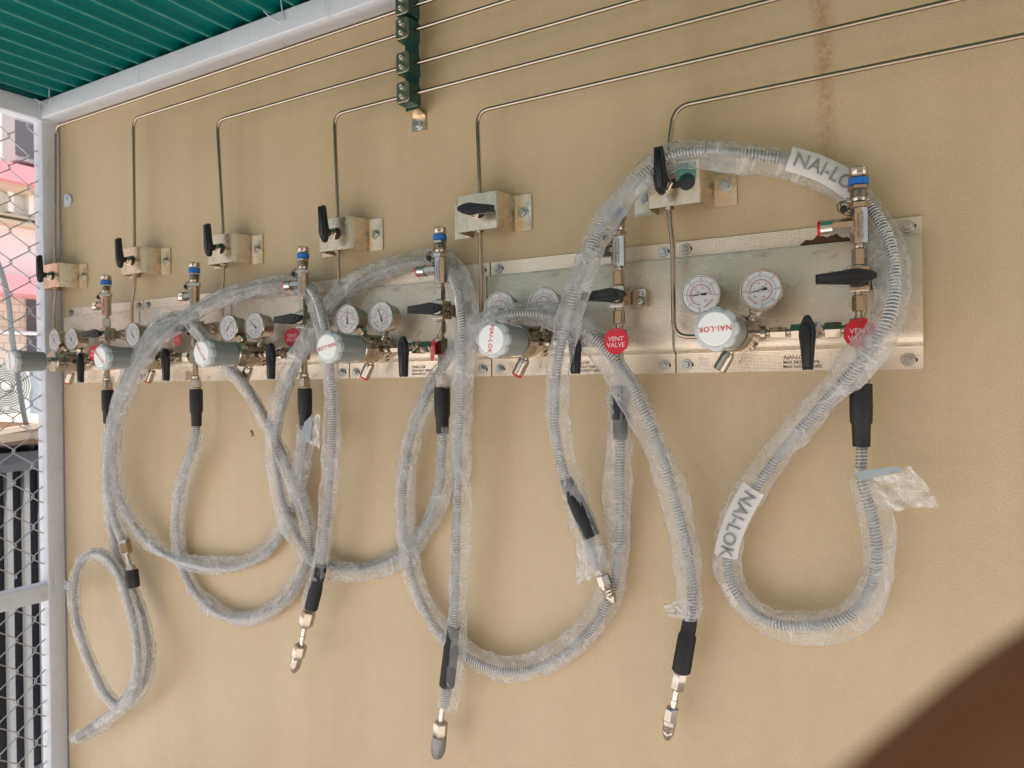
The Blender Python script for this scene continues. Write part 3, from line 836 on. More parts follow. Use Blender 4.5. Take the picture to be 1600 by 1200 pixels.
# ------------------------------------------------------------------ gas tubes
tz = [1.9015, 1.9620, 2.0205, 2.0735, 2.1345, 2.1780]
tx = [-.3286, -.6738, -1.0015, -1.3424, -1.6417, -1.9760]
low = [P(1052, 470, .040).x, P(752, 470, .040).x, P(530, 455, .040).x, P(347, 450, .040).x, P(206, 470, .040).x, P(84, 500, .040).x]
tl = ['lowest steel gas tube, turning down to the rightmost bracket', 'steel gas tube turning down to the bracket with the horizontal lever', 'steel gas tube in the bottom clamp, turning down to the third bracket',
      'steel gas tube in the second clamp from the bottom of the green rack', 'steel gas tube turning down to the second bracket from the left', 'uppermost steel gas tube, hugging the painted beam and running down beside the corner post']
for k in range(6):
    xb = low[k]; xm = (br_front[k][0] + br_front[k][1]) / 2 - (.010 if k == 0 else 0)
    zl = ZB + .0535; d = -.040
    pts = [(1.6, d, tz[k] + .002), (tx[k], d, tz[k]), (xm, d, 1.84), (xm, d, 1.74), (xb, d, 1.70), (xb, d, zl), (UX(k) + .082, d, zl - .001)]
    mb = MB(); mb.tube(bend_path(pts, .024, 8), .0035, 12)
    tag(mb.build('gas_tube', 'tube', smooth=60), tl[k], 'tube', 'stainless gas tubes along the wall')

# ------------------------------------------------------------------ clamp rack
rk = empty('clamp_rack', (-.829, 0, 1.98), 'dark green strip rack holding four tube clamps, below the roof beam', 'pipe clamp')
xr = -.826; rw = .0150
mb = MB()
mb.box((xr - rw, -.020, 1.999), (xr + rw, -.0225, 2.206))
mb.build('rail', 'green', rk, smooth=0)
mb = MB()
mb.rings([[Vector((x, -y, z)) for y, z in ((.0225, 2.0), (.0245, 2.0), (.0245, 1.9975), (.0035, 1.9940), (.0035, 1.9680), (.0005, 1.9680), (.0005, 1.9965), (.0225, 1.9998))] for x in (xr - rw, xr + rw)])
mb.build('foot', 'bracket', rk, smooth=0); bolt(rk, (xr, -.0037, 1.979), .0098)
for i, z in enumerate((tz[2], tz[3], tz[4], tz[5])):
    c = Vector((-.8200, -.0385, z)); mb = MB()
    mb.box((c.x - .0150, -.0228, z - .0185), (c.x + .0150, -.0548, z + .0185)); 
    cp = mb.build('clamp_block', 'green', rk, at=c, smooth=0)
    bm = cp.modifiers.new('bevel', 'BEVEL'); bm.width = .002; bm.segments = 2
    poly = []
    for sx, sz, a0 in ((1, 1, 0), (-1, 1, 90), (-1, -1, 180), (1, -1, 270)):
        for a in range(a0, a0 + 91, 30): poly.append((c.x + sx * .0085 + .0055 * math.cos(R(a)) + 0, z + sz * .0130 + .0055 * math.sin(R(a))))
    mb = MB(); mb.prism(poly, -.0550, -.0585, .0010); cv = mb.build('cover_plate', 'cover', cp, at=c, smooth=30)
    for s_ in (-1, 1):
        mb = MB(); q = Vector((c.x, -.0585, z + s_ * .0085))
        mb.lathe(q, q + Vector((0, -1, 0)), [(0, .0048), (.0035, .0048), (.0042, .0038), (.0020, .0024), (.0020, .0001)], 6); mb.build('clamp_screw', 'zinc', cp, at=q, smooth=30)

# ------------------------------------------------------------------ hoses
def px(pts): return [P(*p) for p in pts]

def sleeve_fn(path, seed, wid=.0185, thick=.0125, side=0.0):
    n = len(path); fr_ = []; st = .004
    pn = None
    for i in range(n):
        t = path[min(i + 1, n - 1)] - path[max(i - 1, 0)]
        if t.length < 1e-9: t = Vector((0, 0, -1))
        N, B = frame_of(t); fr_.append((N, B))
    def pinch(i):
        s = i * st
        q = noise.noise(Vector((s * 9 + seed, seed * 3.1, 0)))
        return 1.0 - .38 * max(0, q) ** .8
    def surf(i, th, extra=0.0):
        i = max(0, min(n - 1, i)); N, B = fr_[i]; p = path[i]; s = i * st
        sh = side * .0075 + .0100 * noise.noise(Vector((s * 5.0, seed * 7.7, 2)))
        a = wid * pinch(i) * (1 + .20 * noise.noise(Vector((s * 14, seed, 5))))
        b = thick * (1 + .15 * noise.noise(Vector((s * 17, seed, 9))))
        ct, sn = math.cos(th), math.sin(th)
        q = Vector((s * 38, ct * 1.1 + seed, sn * 1.1)); w1 = noise.noise(q) * .0026
        w2 = (abs(noise.noise(Vector((s * 60 + sn * 1.2, ct * 2.0 + seed, sn * 2.0)))) - .22) * .0026
        w3 = (abs(noise.noise(Vector((s * 30 + ct * 3, ct * 3.1, sn * 3.1 + seed)))) - .2) * .0042
        r = w1 + w2 + w3 + extra
        ra = max(abs(a * ct), 0) if False else 1
        return p + N * (a * ct + sh * (1 - .0) + r * ct) + B * (b * sn + r * sn * .8)
    return surf, fr_

def sleeve_mesh(path, i0, i1, seed, **kw):
    surf, fr_ = sleeve_fn(path, seed, **kw); seg = 30; rs = []
    for i in range(i0, i1 + 1):
        rs.append([surf(i, 2 * math.pi * j / seg - math.pi / 2) for j in range(seg)])
    # ragged, gathered ends
    for e, idx in ((0, i0), (-1, i1)):
        for j in range(seg):
            rs[e][j] = rs[e][j] + (path[max(0, min(len(path) - 1, idx + (-1 if e == 0 else 1)))] - path[idx]) * (1.5 + 2.5 * noise.noise(Vector((j * .7, seed, 4))))
    mb = MB(); mb.rings(rs, cap=False); mb.seg = seg; return mb, surf

def wrap_text(mb, path, surf_frames, txt, s0, size, off=0.0, out=.0200, flip=False, **kw):
    vs, fs = text_mesh(txt, size, align='LEFT', **kw); res = []
    for v in vs:
        s = s0 + (v.x if not flip else -v.x); i = s / .004; k = int(max(0, min(len(path) - 2, math.floor(i)))); f = i - k
        p = path[k].lerp(path[k + 1], f); N, B = surf_frames[k]
        t_ = (v.y if not flip else -v.y) + off
        curve = math.sqrt(max(0.05, 1 - (t_ / .024) ** 2))
        res.append(p + N * t_ + B * (out * curve + .0005))
    mb.add(res, fs); return mb

def hose(idx, label, pts, sl0, boot0, end, seed, texts=(), wid=.0185, side=0.0, bare=True, sleeve_out=0):
    """pts: path from the boot under the column to the far end; sl0: metres of bare hose before the sleeve."""
    path = spline(pts, .004); n = len(path)
    t = empty('gas_hose', path[0], label, 'hose', 'bagged flexible hoses hanging from the panels')
    core = MB(); core.tube(path[::2] + [path[-1]], .0064, 12); core.build('braided_core', 'braid', t, smooth=60)
    co = MB(); pitch = .0047; tot = (n - 1) * .004; i_ = 0; hp = []; s = .0; k = 12
    while s < tot - .006:
        f = s / .004; a = int(f); p = path[a].lerp(path[min(a + 1, n - 1)], f - a); N, B = frame_of(path[min(a + 1, n - 1)] - path[max(a - 1, 0)])
        th = 2 * math.pi * i_ / k
        hp.append(p + (N * math.cos(th) + B * math.sin(th)) * .0080); s += pitch / k; i_ += 1
    # helix tube with simple frames from the radial direction
    rs = []
    for j, p in enumerate(hp):
        tt = (hp[min(j + 1, len(hp) - 1)] - hp[max(j - 1, 0)]).normalized(); f = (j * pitch / k) / .004; a = int(f)
        c_ = path[a].lerp(path[min(a + 1, n - 1)], f - a); rad = (p - c_).normalized(); bi = tt.cross(rad).normalized()
        rs.append([p + (rad * math.cos(q) + bi * math.sin(q)) * .00080 for q in (0, math.pi / 2, math.pi, 3 * math.pi / 2)])
    co.rings(rs); co.build('wire_coil', 'coil', t, smooth=60)
    # boot at the top
    tp = path[0]; dn = (path[3] - path[0]).normalized()
    ztop = tp
    bm = MB(); bm.lathe(ztop, ztop + dn, [(0, .0125), (.001, .0138), (.030, .0140), (.050, .0134), (.053, .0115), (.081, .0106), (.082, .0080)], 22); bm.build('boot', 'boot', t, at=ztop, smooth=40)
    # sleeve
    i0 = int(sl0 / .004); i1 = n - 1 + sleeve_out
    i1 = min(n - 1, i1)
    mb, surf = sleeve_mesh(path, i0, i1, seed, wid=wid, side=side)
    sl = mb.build('plastic_sleeve', 'sleeve', t, smooth=70)
    uvl = sl.data.uv_layers.new(name='along'); sg = mb.seg
    for pl_ in sl.data.polygons:
        js = [sl.data.loops[li].vertex_index % sg for li in pl_.loop_indices]; wrap_ = max(js) - min(js) > 2
        for li, j_ in zip(pl_.loop_indices, js):
            uvl.data[li].uv = ((sl.data.loops[li].vertex_index // sg) * .004 + seed, (sg if (wrap_ and j_ == 0) else j_) * .0033)
    _, frs = sleeve_fn(path, seed)
    for (txt, s0, size, off, mt, flip, band) in texts:
        s0 = min(range(n), key=lambda i_: (path[i_] - P(s0[0], s0[1], s0[2])).length) * .004
        if band:
            ln = band; bd = MB(); vs = []; m_ = 20
            for i in range(m_ + 1):
                s_ = s0 + (-.006 if not flip else .006) + (ln * i / m_) * (1 if not flip else -1); f = s_ / .004; a = max(0, min(n - 2, int(f))); p = path[a].lerp(path[a + 1], f - a); N, B = frs[a]
                for q in (-1, -.5, 0, .5, 1):
                    t_ = off + q * size * .62; vs.append(p + N * t_ + B * (.0190 * math.sqrt(max(.05, 1 - (t_ / .024) ** 2)) - .0004))
            bd.add(vs, [(i * 5 + j, i * 5 + j + 1, i * 5 + j + 6, i * 5 + j + 5) for i in range(m_) for j in range(4)])
            bd.build('white_band', 'white', sl, smooth=60)
        tm = MB(); wrap_text(tm, path, frs, txt, s0, size, off, flip=flip); tm.build('sleeve_lettering', mt, sl, smooth=0)
    # far end: list of (material, kind, p0, p1, radius)
    for (nm, mt, p0, p1, prof, seg) in end:
        p0 = P(*p0); p1 = P(*p1); Ln = (p1 - p0).length; m_ = MB()
        m_.lathe(p0, p1, [(a * Ln, b) for a, b in prof], seg, rot=.3); m_.build(nm, mt, t, at=p0, smooth=32)
    return t, path, surf

HEX = [(0, .88 * .0105), (.08, .0105), (.92, .0105), (1, .88 * .0105)]
STEM = [(0, .0048), (.45, .0048), (.46, .0056), (.62, .0056), (.63, .0046), (1, .0046)]
NOSE = [(0, .0100), (.18, .0102), (.2, .0082), (.28, .0092), (.36, .0082), (.44, .0092), (.52, .0082), (.6, .0090), (.66, .0088), (.9, .0060), (1, .0040)]
BOOT = [(0, .0088), (.02, .0106), (.30, .0110), (.34, .0132), (.97, .0138), (1, .011)]

def start(k):
    a = Vector((UX(k) + .2595, -.053, ZB - .0178)); return [a, a + Vector((0, 0, -.045)), a + Vector((0, 0, -.090))]

H = {}
H[0] = hose(0, 'bagged hose looping over the rightmost bracket, with white lettered bands on its sleeve',
    start(0) + px([(1346, 745, .052), (1358, 790, .048), (1370, 850, .040), (1362, 915, .034), (1325, 962, .030), (1262, 978, .030), (1195, 968, .030), (1150, 925, .032), (1137, 875, .034), (1152, 815, .036), (1185, 755, .040), (1235, 690, .046), (1292, 625, .066), (1345, 565, .094), (1385, 505, .090), (1398, 440, .070), (1388, 375, .045), (1352, 315, .020), (1300, 275, .024), (1235, 252, .040), (1165, 240, .055), (1095, 236, .058), (1040, 246, .060), (990, 288, .066), (945, 345, .078), (908, 425, .098), (882, 510, .100), (868, 595, .090), (868, 675, .075), (883, 745, .060), (905, 808, .052), (925, 858, .048), (936, 890, .046)]),
    .126, 0, [('end_boot', 'boot', (884, 748, .060), (924, 838, .049), [(0, .010), (.3, .0115), (.35, .0135), (1, .0138)], 20),
              ('fitting_stem', 'bright', (934, 884, .046), (944, 905, .046), [(0, .0045), (1, .0045)], 14),
              ('fitting_nut', 'steel', (941, 898, .046), (947, 916, .046), HEX, 6), ('fitting_nose', 'steel', (946, 914, .046), (959, 943, .046), NOSE, 20)], 1.3,
    texts=[('NAI-LOK', (1178, 768, .04), .026, 0, 'greyprint', True, .110), ('SUPER', (1142, 905, .033), .012, .004, 'white', True, 0), ('ULTRACLEAN TUBE', (1374, 345, .035), .013, -.002, 'white', True, 0), ('NAI-LOK', (1240, 254, .04), .026, 0, 'greyprint', True, .110)], wid=.0205, side=.5)
H[1] = hose(1, 'bagged hose arching over two gauges and ending low in a bare black boot',
    start(1) + px([(968, 745, .045), (969, 800, .036), (966, 860, .028), (955, 925, .026), (922, 985, .026), (868, 1030, .026), (800, 1050, .026), (735, 1030, .026), (685, 985, .026), (650, 920, .026), (632, 840, .028), (630, 760, .032), (642, 685, .038), (666, 620, .048), (698, 565, .060), (733, 522, .076), (775, 496, .092), (830, 490, .092), (885, 500, .085), (930, 530, .076), (968, 572, .078), (1002, 632, .070), (1030, 700, .060), (1055, 780, .052), (1074, 860, .048), (1082, 920, .045), (1080, 968, .044)]),
    .016, 0, [('end_boot', 'boot', (1079, 964, .044), (1064, 1050, .042), BOOT, 22), ('fitting_hex', 'steel', (1064, 1048, .042), (1058, 1077, .042), HEX, 6), ('fitting_stem', 'bright', (1058, 1075, .042), (1050, 1115, .042), STEM, 16), ('fitting_nut', 'steel', (1051, 1106, .042), (1047, 1127, .042), HEX, 6), ('fitting_nose', 'steel', (1047, 1125, .042), (1042, 1155, .042), NOSE, 20)], 5.2,
    texts=[], wid=.0215, side=-.6)
H[2] = hose(2, 'bagged hose dropping straight down mid wall, its capped end lowest of all',
    start(2) + px([(690, 715, .040), (688, 755, .032), (675, 800, .022), (655, 835, .016), (632, 862, .014), (600, 880, .014), (560, 890, .016), (520, 885, .022), (485, 862, .030), (455, 822, .040), (437, 765, .048), (430, 700, .055), (438, 640, .064), (455, 585, .074), (480, 540, .074), (505, 505, .062), (530, 470, .048), (562, 440, .036), (605, 420, .026), (650, 410, .020), (690, 415, .022), (712, 445, .050), (722, 500, .080), (722, 560, .090), (719, 640, .080), (715, 740, .070), (713, 840, .062), (711, 930, .056), (708, 1000, .052), (700, 1070, .050), (694, 1105, .050)]),
    .078, 0, [('end_boot', 'boot', (709, 978, .053), (698, 1073, .050), BOOT, 22), ('fitting_stem', 'bright', (692, 1105, .050), (688, 1135, .050), [(0, .0052), (1, .0052)], 14), ('fitting_nut', 'steel', (689, 1128, .050), (687, 1152, .050), [(0, .0115), (.1, .0128), (.9, .0128), (1, .0115)], 6), ('fitting_nose', 'braid', (687, 1150, .050), (683, 1184, .050), [(0, .0125), (.3, .0135), (.7, .0130), (.95, .0090), (1, .005)], 18)], 9.1,
    texts=[], wid=.0200, side=.9)
H[3] = hose(3, 'bagged hose making the widest left loop, its bare fitting hanging left of the wall centre',
    start(3) + px([(474, 712, .044), (466, 765, .034), (450, 815, .024), (425, 855, .018), (390, 880, .018), (345, 888, .020), (295, 880, .024), (245, 858, .032), (205, 815, .044), (182, 760, .056), (178, 700, .070), (188, 640, .086), (210, 585, .100), (240, 540, .100), (275, 508, .088), (315, 478, .070), (360, 458, .050), (410, 446, .032), (455, 442, .020), (488, 455, .050), (505, 500, .078), (515, 560, .082), (519, 630, .076), (518, 710, .070), (512, 790, .064), (506, 850, .060), (500, 890, .058), (492, 920, .056), (485, 952, .055)]),
    .080, 0, [('end_boot', 'boot', (503, 880, .058), (486, 950, .055), [(0, .009), (.05, .0115), (.5, .0120), (.55, .0135), (1, .0135)], 20), ('fitting_hex', 'brass', (483, 954, .055), (477, 978, .055), [(0, .0125), (.08, .0142), (.92, .0142), (1, .0125)], 6), ('fitting_stem', 'bright', (477, 976, .055), (470, 1014, .055), STEM, 16), ('fitting_nut', 'steel', (470, 1008, .055), (465, 1028, .055), [(0, .0115), (.1, .0130), (.9, .0130), (1, .0115)], 6), ('fitting_nose', 'steel', (465, 1026, .055), (459, 1050, .055), [(0, .0110), (.5, .0112), (.8, .0085), (1, .0045)], 18)], 14.7,
    texts=[], wid=.0200, side=-.4)
H[4] = hose(4, 'bagged hose whose black capped fitting hangs beside the small twisted ring',
    start(4) + px([(302, 700, .046), (290, 735, .038), (278, 785, .030), (276, 835, .024), (287, 890, .020), (312, 935, .018), (350, 962, .018), (395, 966, .018), (438, 945, .020), (468, 905, .022), (484, 860, .026), (480, 810, .034), (462, 755, .040), (436, 695, .046), (408, 640, .052), (378, 595, .062), (345, 560, .070), (318, 525, .074), (292, 500, .078), (262, 498, .086), (235, 520, .100), (212, 556, .110), (192, 600, .106), (178, 650, .092), (170, 705, .080), (168, 750, .070), (174, 795, .062), (186, 830, .058), (193, 846, .056)]),
    .098, 0, [('fitting_hex', 'brass', (193, 843, .056), (198, 866, .056), [(0, .0125), (.08, .0140), (.92, .0140), (1, .0125)], 6), ('fitting_stem', 'bright', (198, 864, .056), (205, 890, .056), STEM, 14), ('fitting_nut', 'steel', (203, 884, .056), (205, 892, .056), [(0, .011), (1, .0125)], 6), ('end_cap', 'black', (205, 890, .056), (208, 918, .056), [(0, .0145), (.1, .0155), (.9, .0158), (1, .0145)], 24)], 20.4,
    texts=[('ULTRACLEAN TUBE', (466, 765, .039), .013, .003, 'white', False, 0)], wid=.0185, side=.5)
H[5] = hose(5, 'bagged hose twisted into a small ring at the bottom left beside the corner post',
    start(5) + px([(166, 690, .046), (167, 740, .040), (170, 800, .034), (182, 860, .030), (205, 915, .030), (224, 965, .034), (233, 1015, .040), (228, 1058, .046), (212, 1085, .056), (188, 1102, .066), (168, 1088, .072), (148, 1050, .076), (130, 1005, .078), (118, 955, .076), (118, 905, .070), (132, 872, .062), (158, 866, .056), (182, 890, .056), (200, 935, .060), (212, 985, .066), (216, 1035, .070), (208, 1075, .070), (186, 1105, .062), (152, 1132, .052), (116, 1156, .046)]),
    .088, 0, [('end_boot', 'greyprint', (150, 1134, .052), (124, 1151, .047), [(0, .010), (.1, .0115), (1, .0105)], 16)], 27.9,
    texts=[], wid=.0170, side=.3)

# loose plastic at the end of the rightmost sleeve, with its sticker
def sheet(parent, name, mat, corners, seed, amp=.006, nu=26, nv=16, edge=True):
    c00, c10, c01, c11 = [P(*c) for c in corners]; vs = []; thk = .0005
    for side_ in (0, 1):
        for j in range(nv + 1):
            for i in range(nu + 1):
                a, b = i / nu, j / nv
                if edge: a2 = a * (1 + .10 * noise.noise(Vector((b * 5, seed, 1)))); 
                else: a2 = a
                b2 = b + (.10 * noise.noise(Vector((a * 5, seed, 3))) if edge else 0)
                p = c00.lerp(c10, a2).lerp(c01.lerp(c11, a2), b2)
                w = noise.noise(Vector((a * 5 + seed, b * 4, 0))) + .6 * abs(noise.noise(Vector((a * 13, b * 7 + seed, 2))))
                vs.append(p + Vector((0, -w * amp - thk * side_, w * amp * .3)))
    nn = (nu + 1) * (nv + 1)
    q = lambda i, j, s_: s_ * nn + j * (nu + 1) + i
    fs = [(q(i, j, s_), q(i + 1, j, s_), q(i + 1, j + 1, s_), q(i, j + 1, s_)) for s_ in (0, 1) for j in range(nv) for i in range(nu)]
    o_ = MB().add(vs, fs).build(name, mat, parent, smooth=80); ul = o_.data.uv_layers.new(name='along')
    for lp in o_.data.loops:
        k_ = lp.vertex_index % nn; ul.data[lp.index].uv = ((k_ % (nu + 1)) * .005, (k_ // (nu + 1)) * .005 + seed)
    return o_
t0 = H[0][0]
sheet(t0, 'sleeve_flap', 'sleeve', [(1338, 738, .056), (1425, 728, .085), (1378, 800, .052), (1468, 790, .070)], 3.3, .010)
fl = sheet(t0, 'sticker', 'film', [(1334, 737, .064), (1405, 728, .090), (1342, 752, .064), (1412, 736, .088)], 7.7, .003, 16, 4, False)
sheet(H[3][0], 'sleeve_flap', 'sleeve', [(484, 655, .062), (500, 645, .070), (478, 690, .060), (500, 700, .070)], 5.1, .006)
sheet(H[3][0], 'sticker', 'film', [(476, 660, .066), (488, 648, .070), (470, 688, .066), (486, 690, .070)], 8.7, .002, 8, 6, False)
sheet(H[1][0], 'sleeve_flap', 'sleeve', [(1036, 944, .050), (1078, 935, .052), (1044, 962, .050), (1080, 968, .052)], 6.1, .006)
sheet(H[0][0], 'sleeve_flap', 'sleeve', [(902, 840, .040), (942, 850, .050), (900, 912, .040), (938, 900, .050)], 2.1, .008)
#sheet(H[5][0], 'sleeve_flap', 'sleeve', [(120, 668, .060), (162, 655, .056), (121, 676, .060), (165, 690, .056)], 1.1, .004)

# ------------------------------------------------------------------ vent tags
tg_px = [(1344, 521, .080, 0), (963, 533, .094, 0), (677, 547, .080, -43), (457, 527, .034, 8), (278, 527, .072, -15), (148, 551, .074, 5)]
tg_l = ['red vent valve disc on the rightmost panel, its lower right covered by plastic', 'fully visible round red vent valve disc hanging over a bagged hose', 'red vent valve disc seen nearly edge on, left of the straight hanging hose',
        'red vent valve disc half hidden behind the column of the third panel from the left', 'red vent valve disc mostly hidden behind slanting bagged hoses', 'leftmost red vent valve disc, peeking out behind a grey knob']
tagm = None
for k, (u, v, d, rot) in enumerate(tg_px):
    c = P(u, v, d)
    if k == 0:
        t = empty('vent_tag', c, tg_l[0], 'tag', 'red vent valve tags'); r_ = .0192
        mb = MB(); mb.lathe(c, c + Vector((0, -1, 0)), [(0, r_ - .0004), (.0003, r_), (.0013, r_), (.0016, r_ - .0004), (.00161, .0001)], 44); mb.build('disc', 'tagred', t)
        mb = MB(); flat_text(mb, 'VENT', .0098, c + Vector((0, -.0019, .0028))); flat_text(mb, 'VALVE', .0098, c + Vector((0, -.0019, -.0062))); mb.build('lettering', 'tagtext', t, smooth=0)
        mb = MB(); mb.lathe(c + Vector((0, -.0016, .0155)), c + Vector((0, -1, .0155)), [(0, .0014), (.0004, .0014)], 10); mb.build('eyelet', 'ink', t, smooth=0)
        mb = MB(); p0 = c + Vector((0, -.002, .0155)); pts = []
        for i in range(14):
            q = i / 13; pts.append(p0 + Vector((.007 * math.sin(q * math.pi), .018 * q, .045 * q - .008 * math.sin(q * math.pi))))
        for i in range(13):
            for f in (0, .5):
                q = pts[i].lerp(pts[i + 1], f); mb.lathe(q + Vector((0, 0, -.0010)), q + Vector((0, 0, 1)), [(0, .0003), (.0005, .0010), (.0015, .0010), (.0020, .0003)], 6)
        mb.build('bead_chain', 'brass', t)
        tagm = t; res = None
    else:
        t = copy_tree(tagm)[tagm.name]; t['label'] = tg_l[k]; t.location = c
    t.rotation_euler = (R(-4), 0, R(rot))
# ------------------------------------------------------------------ photographer's finger
ph = empty('person', CAM + fwd * .05 + right * .04 - Vector((0, 0, .04)), 'out of focus brown fingertip of the person holding the camera, across the bottom right corner', 'person')
def cpt(u, v, z): return CAM + right * ((u - CU) / F * z) + down * ((v - CV) / F * z) + fwd * z
def skinned(name, chain, parent, mat='skin'):
    # smooth tapered finger grown along a joint chain
    pts = [c[0] for c in chain]; rad = [c[1] for c in chain]
    q = spline(pts, .0015); n = len(q); tot = [0]
    for a, b in zip(pts, pts[1:]): tot.append(tot[-1] + (b - a).length)
    rr = []
    for i in range(n):
        s = i / (n - 1) * tot[-1]; j = max(k_ for k_ in range(len(tot)) if tot[k_] <= s + 1e-9); j = min(j, len(tot) - 2)
        f = (s - tot[j]) / (tot[j + 1] - tot[j]); f = f * f * (3 - 2 * f); rr.append(rad[j] * (1 - f) + rad[j + 1] * f)
    return MB().tube(q, rr, 20)
# index finger crossing the corner of the lens, running away down-right to the hand
base = cpt(2150, 1240, .062); tipd = None
j0 = cpt(1270, 1580, .047); j1 = cpt(1450, 1390, .050); j2 = cpt(1740, 1140, .058); j3 = cpt(2120, 890, .075); j4 = cpt(2500, 830, .10)
fing = skinned('finger', [(j0, .0018), (j0.lerp(j1, .12), .0055), (j0.lerp(j1, .5), .0078), (j1, .0086), (j2, .0092), (j3, .0098), (j4, .0125)], ph)
palm_c = j4 + right * .035 - fwd * .01 + down * .03
for dx in ((.0, .030, -.012), (.004, .052, -.012), (.008, .072, -.010)):
    o_ = right * dx[0] + down * dx[1] + fwd * dx[2]
    a = j4 + o_ + right * .002; b = j3 + o_ * .95 + right * .01; c = j2 + o_ * .9 + right * .035 ; 
    m2 = skinned('f', [(c, .0025), (c.lerp(b, .2), .0072), (c.lerp(b, .6), .0082), (b, .0088), (b.lerp(a, .5), .0092), (a, .0105)], ph)
    fing.add(m2.v, m2.f)
pm = skinned('p', [(j4 - right * .004, .010), (j4 + right * .018 + down * .020, .026), (j4 + right * .045 + down * .036, .036), (j4 + right * .075 + down * .055, .030), (j4 + right * .11 + down * .10, .026), (j4 + right * .14 + down * .17, .028)], ph)
fing.add(pm.v, pm.f)
th_ = skinned('t', [(j4 + right * .05 + down * .03 - fwd * .055, .003), (j4 + right * .052 + down * .032 - fwd * .050, .009), (j4 + right * .055 + down * .038 - fwd * .03, .011), (j4 + right * .058 + down * .045, .014)], ph)
fing.add(th_.v, th_.f)
bo = fing.build('hand', 'skin', ph, smooth=80)
rm = bo.modifiers.new('remesh', 'REMESH'); rm.mode = 'VOXEL'; rm.voxel_size = .0016; rm.use_smooth_shade = True
sm_ = bo.modifiers.new('smooth', 'SMOOTH'); sm_.iterations = 4

# ------------------------------------------------------------------ yard beyond the mesh
XB = -8.0
def B(u, v, x=XB): return S(u, v, x)
def slab(mb, v0, v1, proud=.0, y0=-4.0, y1=7.0, x=XB):
    z1 = S(28, v0, x + proud).z; z0 = S(28, v1, x + proud).z
    mb.box((x - .15, y0, z0), (x + proud, y1, z1)); return mb
bd = empty('building', (XB, 2, 0), 'pale building with pink bands and cream tiled lower wall beyond the mesh', 'building')
slab(MB(), -260, 463, 0).build('upper_wall', 'render', bd, smooth=0)
slab(MB(), 463, 1150, .005).build('lower_wall', 'tile', bd, smooth=0)
slab(MB(), 256, 284, .35).build('pink_band', 'pinkp', bd, smooth=0)
slab(MB(), 286, 296, .25).build('ledge', 'beige', bd, smooth=0)
slab(MB(), 336, 340, .12).build('ledge', 'beige', bd, smooth=0)
slab(MB(), 345, 351, .16).build('ledge', 'beige', bd, smooth=0)
slab(MB(), 430, 458, .45).build('awning', 'pinkp', bd, smooth=0)
yA = B(3, 200).y; yB_ = B(56, 200).y
mb = MB(); mb.box((XB, yA, B(28, 262).z), (XB + .28, yB_ + .6, B(28, 176).z)); cb_ = mb.build('concrete_bay', 'greyc', bd, smooth=0)
mb = MB(); mb.box((XB + .281, B(23, 200, XB + .28).y, B(28, 243, XB + .28).z), (XB + .283, B(60, 200, XB + .28).y + .3, B(28, 188, XB + .28).z)); mb.build('recess', 'dark', cb_, smooth=0)
for u in (8, 40): MB().box((XB, B(u, 310).y - .02, B(28, 336).z), (XB + .10, B(u, 310).y + .03, B(28, 296).z)).build('pilaster', 'render', bd, smooth=0)
mb = MB(); mb.box((XB + .005, B(41, 500).y, B(28, 700).z), (XB + .03, B(41, 500).y + .9, B(28, 464).z)); mb.build('door', 'dark', bd, smooth=0)
mb = MB(); q = B(0, 520, XB + .10); mb.tube([(XB + .10, -1.0, q.z), (XB + .10, 6.0, q.z + .02)], .02, 10); tag(mb.build('pipe', 'acwhite'), 'thin white horizontal pipe across the cream tiled wall beyond the mesh', 'pipe')

# house added out of view across the yard, to block sky and warm reflections
ob = empty('added_facing_building', (3.2, -4.6, 0), 'plain cream house wall added out of view across the yard, facing the tan wall', 'building')
MB().box((-1.3, -5.0, 0), (7, -4.6, 3.2)).build('wall', 'cream', ob, smooth=0)
MB().box((-1.5, -5.2, 3.2), (7.2, -4.4, 3.35)).build('roof', 'greyc', ob, smooth=0)

# air conditioner
XA = XB + 1.15
def A_(u, v): return S(u, v, XA)
y0, y1 = A_(-30, 600).y, A_(58, 600).y; z1, z0 = A_(28, 572).z, A_(28, 700).z
ac = empty('air_conditioner', (XA - .2, (y0 + y1) / 2, z0), 'white outdoor air conditioner with two round spiral fan grilles beyond the mesh', 'air conditioner')
mb = MB(); mb.box((XA - .36, y0, z0), (XA, y1, z1)); o = mb.build('casing', 'acwhite', ac, smooth=0); bm = o.modifiers.new('bevel', 'BEVEL'); bm.width = .015; bm.segments = 3
rr = (A_(8, 603) - A_(8, 640)).length
for vc in (603, 672):
    c = A_(8, vc); mb = MB(); mb.lathe(c, c + Vector((1, 0, 0)), [(0, rr), (.004, rr), (.0045, .001)], 48); fw = mb.build('fan_grille', 'acdark', ac, at=c, smooth=0)
    mb = MB()
    for i in range(1, 11):
        r = rr * i / 10.5; n = 40
        mb.tube([c + Vector((.018, r * math.cos(2 * math.pi * j / n), r * math.sin(2 * math.pi * j / n))) for j in range(n + 1)], rr * .028, 5, cap=False)
    mb.lathe(c + Vector((.006, 0, 0)), c + Vector((1, 0, 0)), [(0, rr * .18), (.03, rr * .17), (.034, rr * .12)], 24)
    mb.build('grille_rings', 'acgrille', fw, at=c)
mb = MB(); p = A_(46, 600); mb.box((XA, p.y, z0), (XA + .006, p.y + .10, z1 - .03)); mb.build('side_panel', 'film', ac, smooth=0)

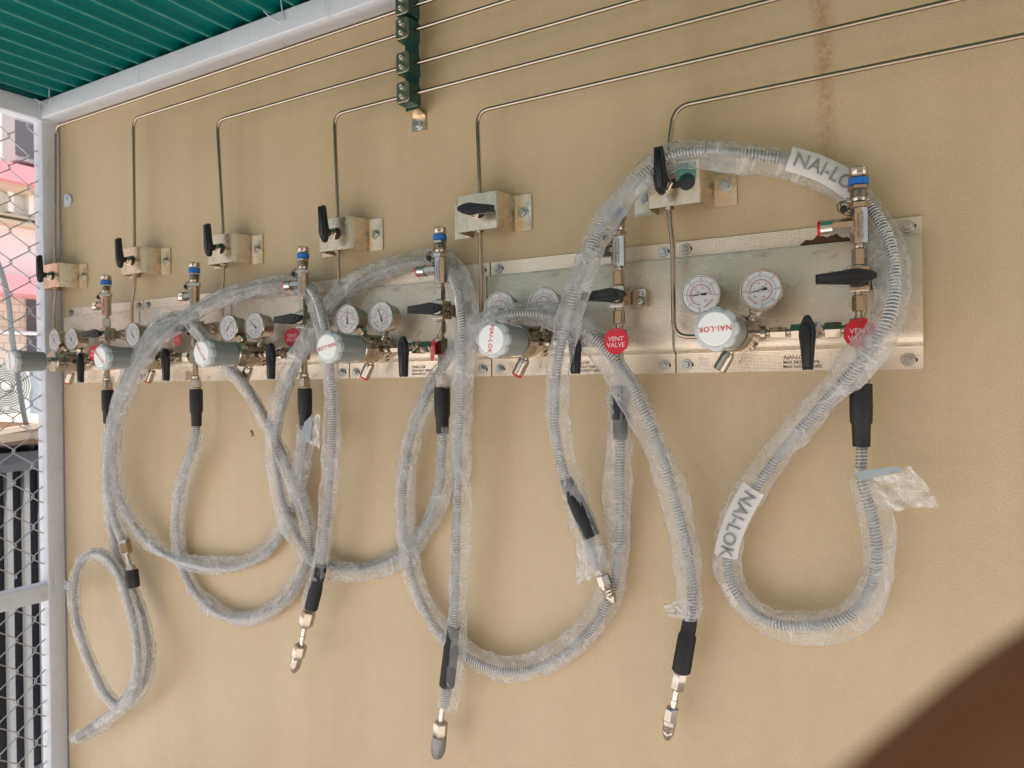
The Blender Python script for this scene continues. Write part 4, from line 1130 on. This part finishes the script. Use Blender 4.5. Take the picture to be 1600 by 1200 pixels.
# stand, boards, cage in front
XC = -2.98
def C_(u, v): return S(u, v, XC)
yl, yr = C_(-120, 720).y, C_(180, 720).y
for i, (v, h_, mt, du) in enumerate(((690, .035, 'wood', 0), (678, .03, 'card', 10), (668, .03, 'wood', -14), (662, .02, 'card', 6))):
    a = C_(28, v + 7); mb = MB(); w_ = .5
    vs = []
    y_a, y_b = yl + .1 + .03 * i, yr - .05 * i
    tl_ = .02 * (1 if i % 2 else -1)
    vs = [(XC - w_, y_a, a.z - tl_), (XC + .02 * i, y_a, a.z - tl_), (XC + .02 * i, y_b, a.z + tl_), (XC - w_, y_b, a.z + tl_)]
    vs += [(x, y, z + h_) for x, y, z in vs]
    mb.add(vs, [(0, 3, 2, 1), (4, 5, 6, 7), (0, 1, 5, 4), (1, 2, 6, 5), (2, 3, 7, 6), (3, 0, 4, 7)])
    tag(mb.build('board', mt, smooth=0), ['lowest brown board lying on the black cage', 'pale cardboard sheet second from the bottom of the pile on the cage', 'brown board third from the bottom of the pile on the cage', 'topmost pale cardboard sheet on the black cage'][i], 'board', 'boards piled on the black cage')
cg = empty('cage', (XC, (yl + yr) / 2, 0), 'black sheet cage with light vertical slats behind the mesh', 'cage')
zt = C_(28, 706).z; zr = C_(28, 735).z
MB().box((XC - .9, yl, .05), (XC - .02, yr, zt - .01)).build('panel', 'cage', cg, smooth=0)
MB().box((XC - .02, yl, zr), (XC + .03, yr, zt)).build('top_rail', 'cagerail', cg, smooth=0)
sp = C_(42, 900).y - C_(15, 900).y; wd_ = C_(19, 900).y - C_(11, 900).y
for i in range(-4, 6):
    y = C_(15, 900).y + sp * i
    if yl < y < yr: MB().box((XC - .018, y - wd_ / 2, .05), (XC + .012, y + wd_ / 2, zr)).build('slat', 'slat', cg, smooth=0)
MB().box((XC - .9, yl, 0), (XC - .85, yr, .05)).build('foot', 'cagerail', cg, smooth=0); MB().box((XC - .06, yl, 0), (XC - .01, yr, .05)).build('foot', 'cagerail', cg, smooth=0)
mb = MB(); xw = -2.8
mb.tube(spline([S(-60, 330, xw), S(-20, 380, xw), S(2, 425, xw), S(13, 470, xw), S(18, 520, xw), S(24, 560, xw), S(36, 640, xw - .1), S(50, 700, XC - .05)], .03), .009, 8)
tag(mb.build('cable', 'cable'), 'grey cable drooping beyond the mesh at the left edge', 'cable')

for o in list(bpy.data.objects):
    if o.name not in COL.objects and o.users == 0: bpy.data.objects.remove(o)
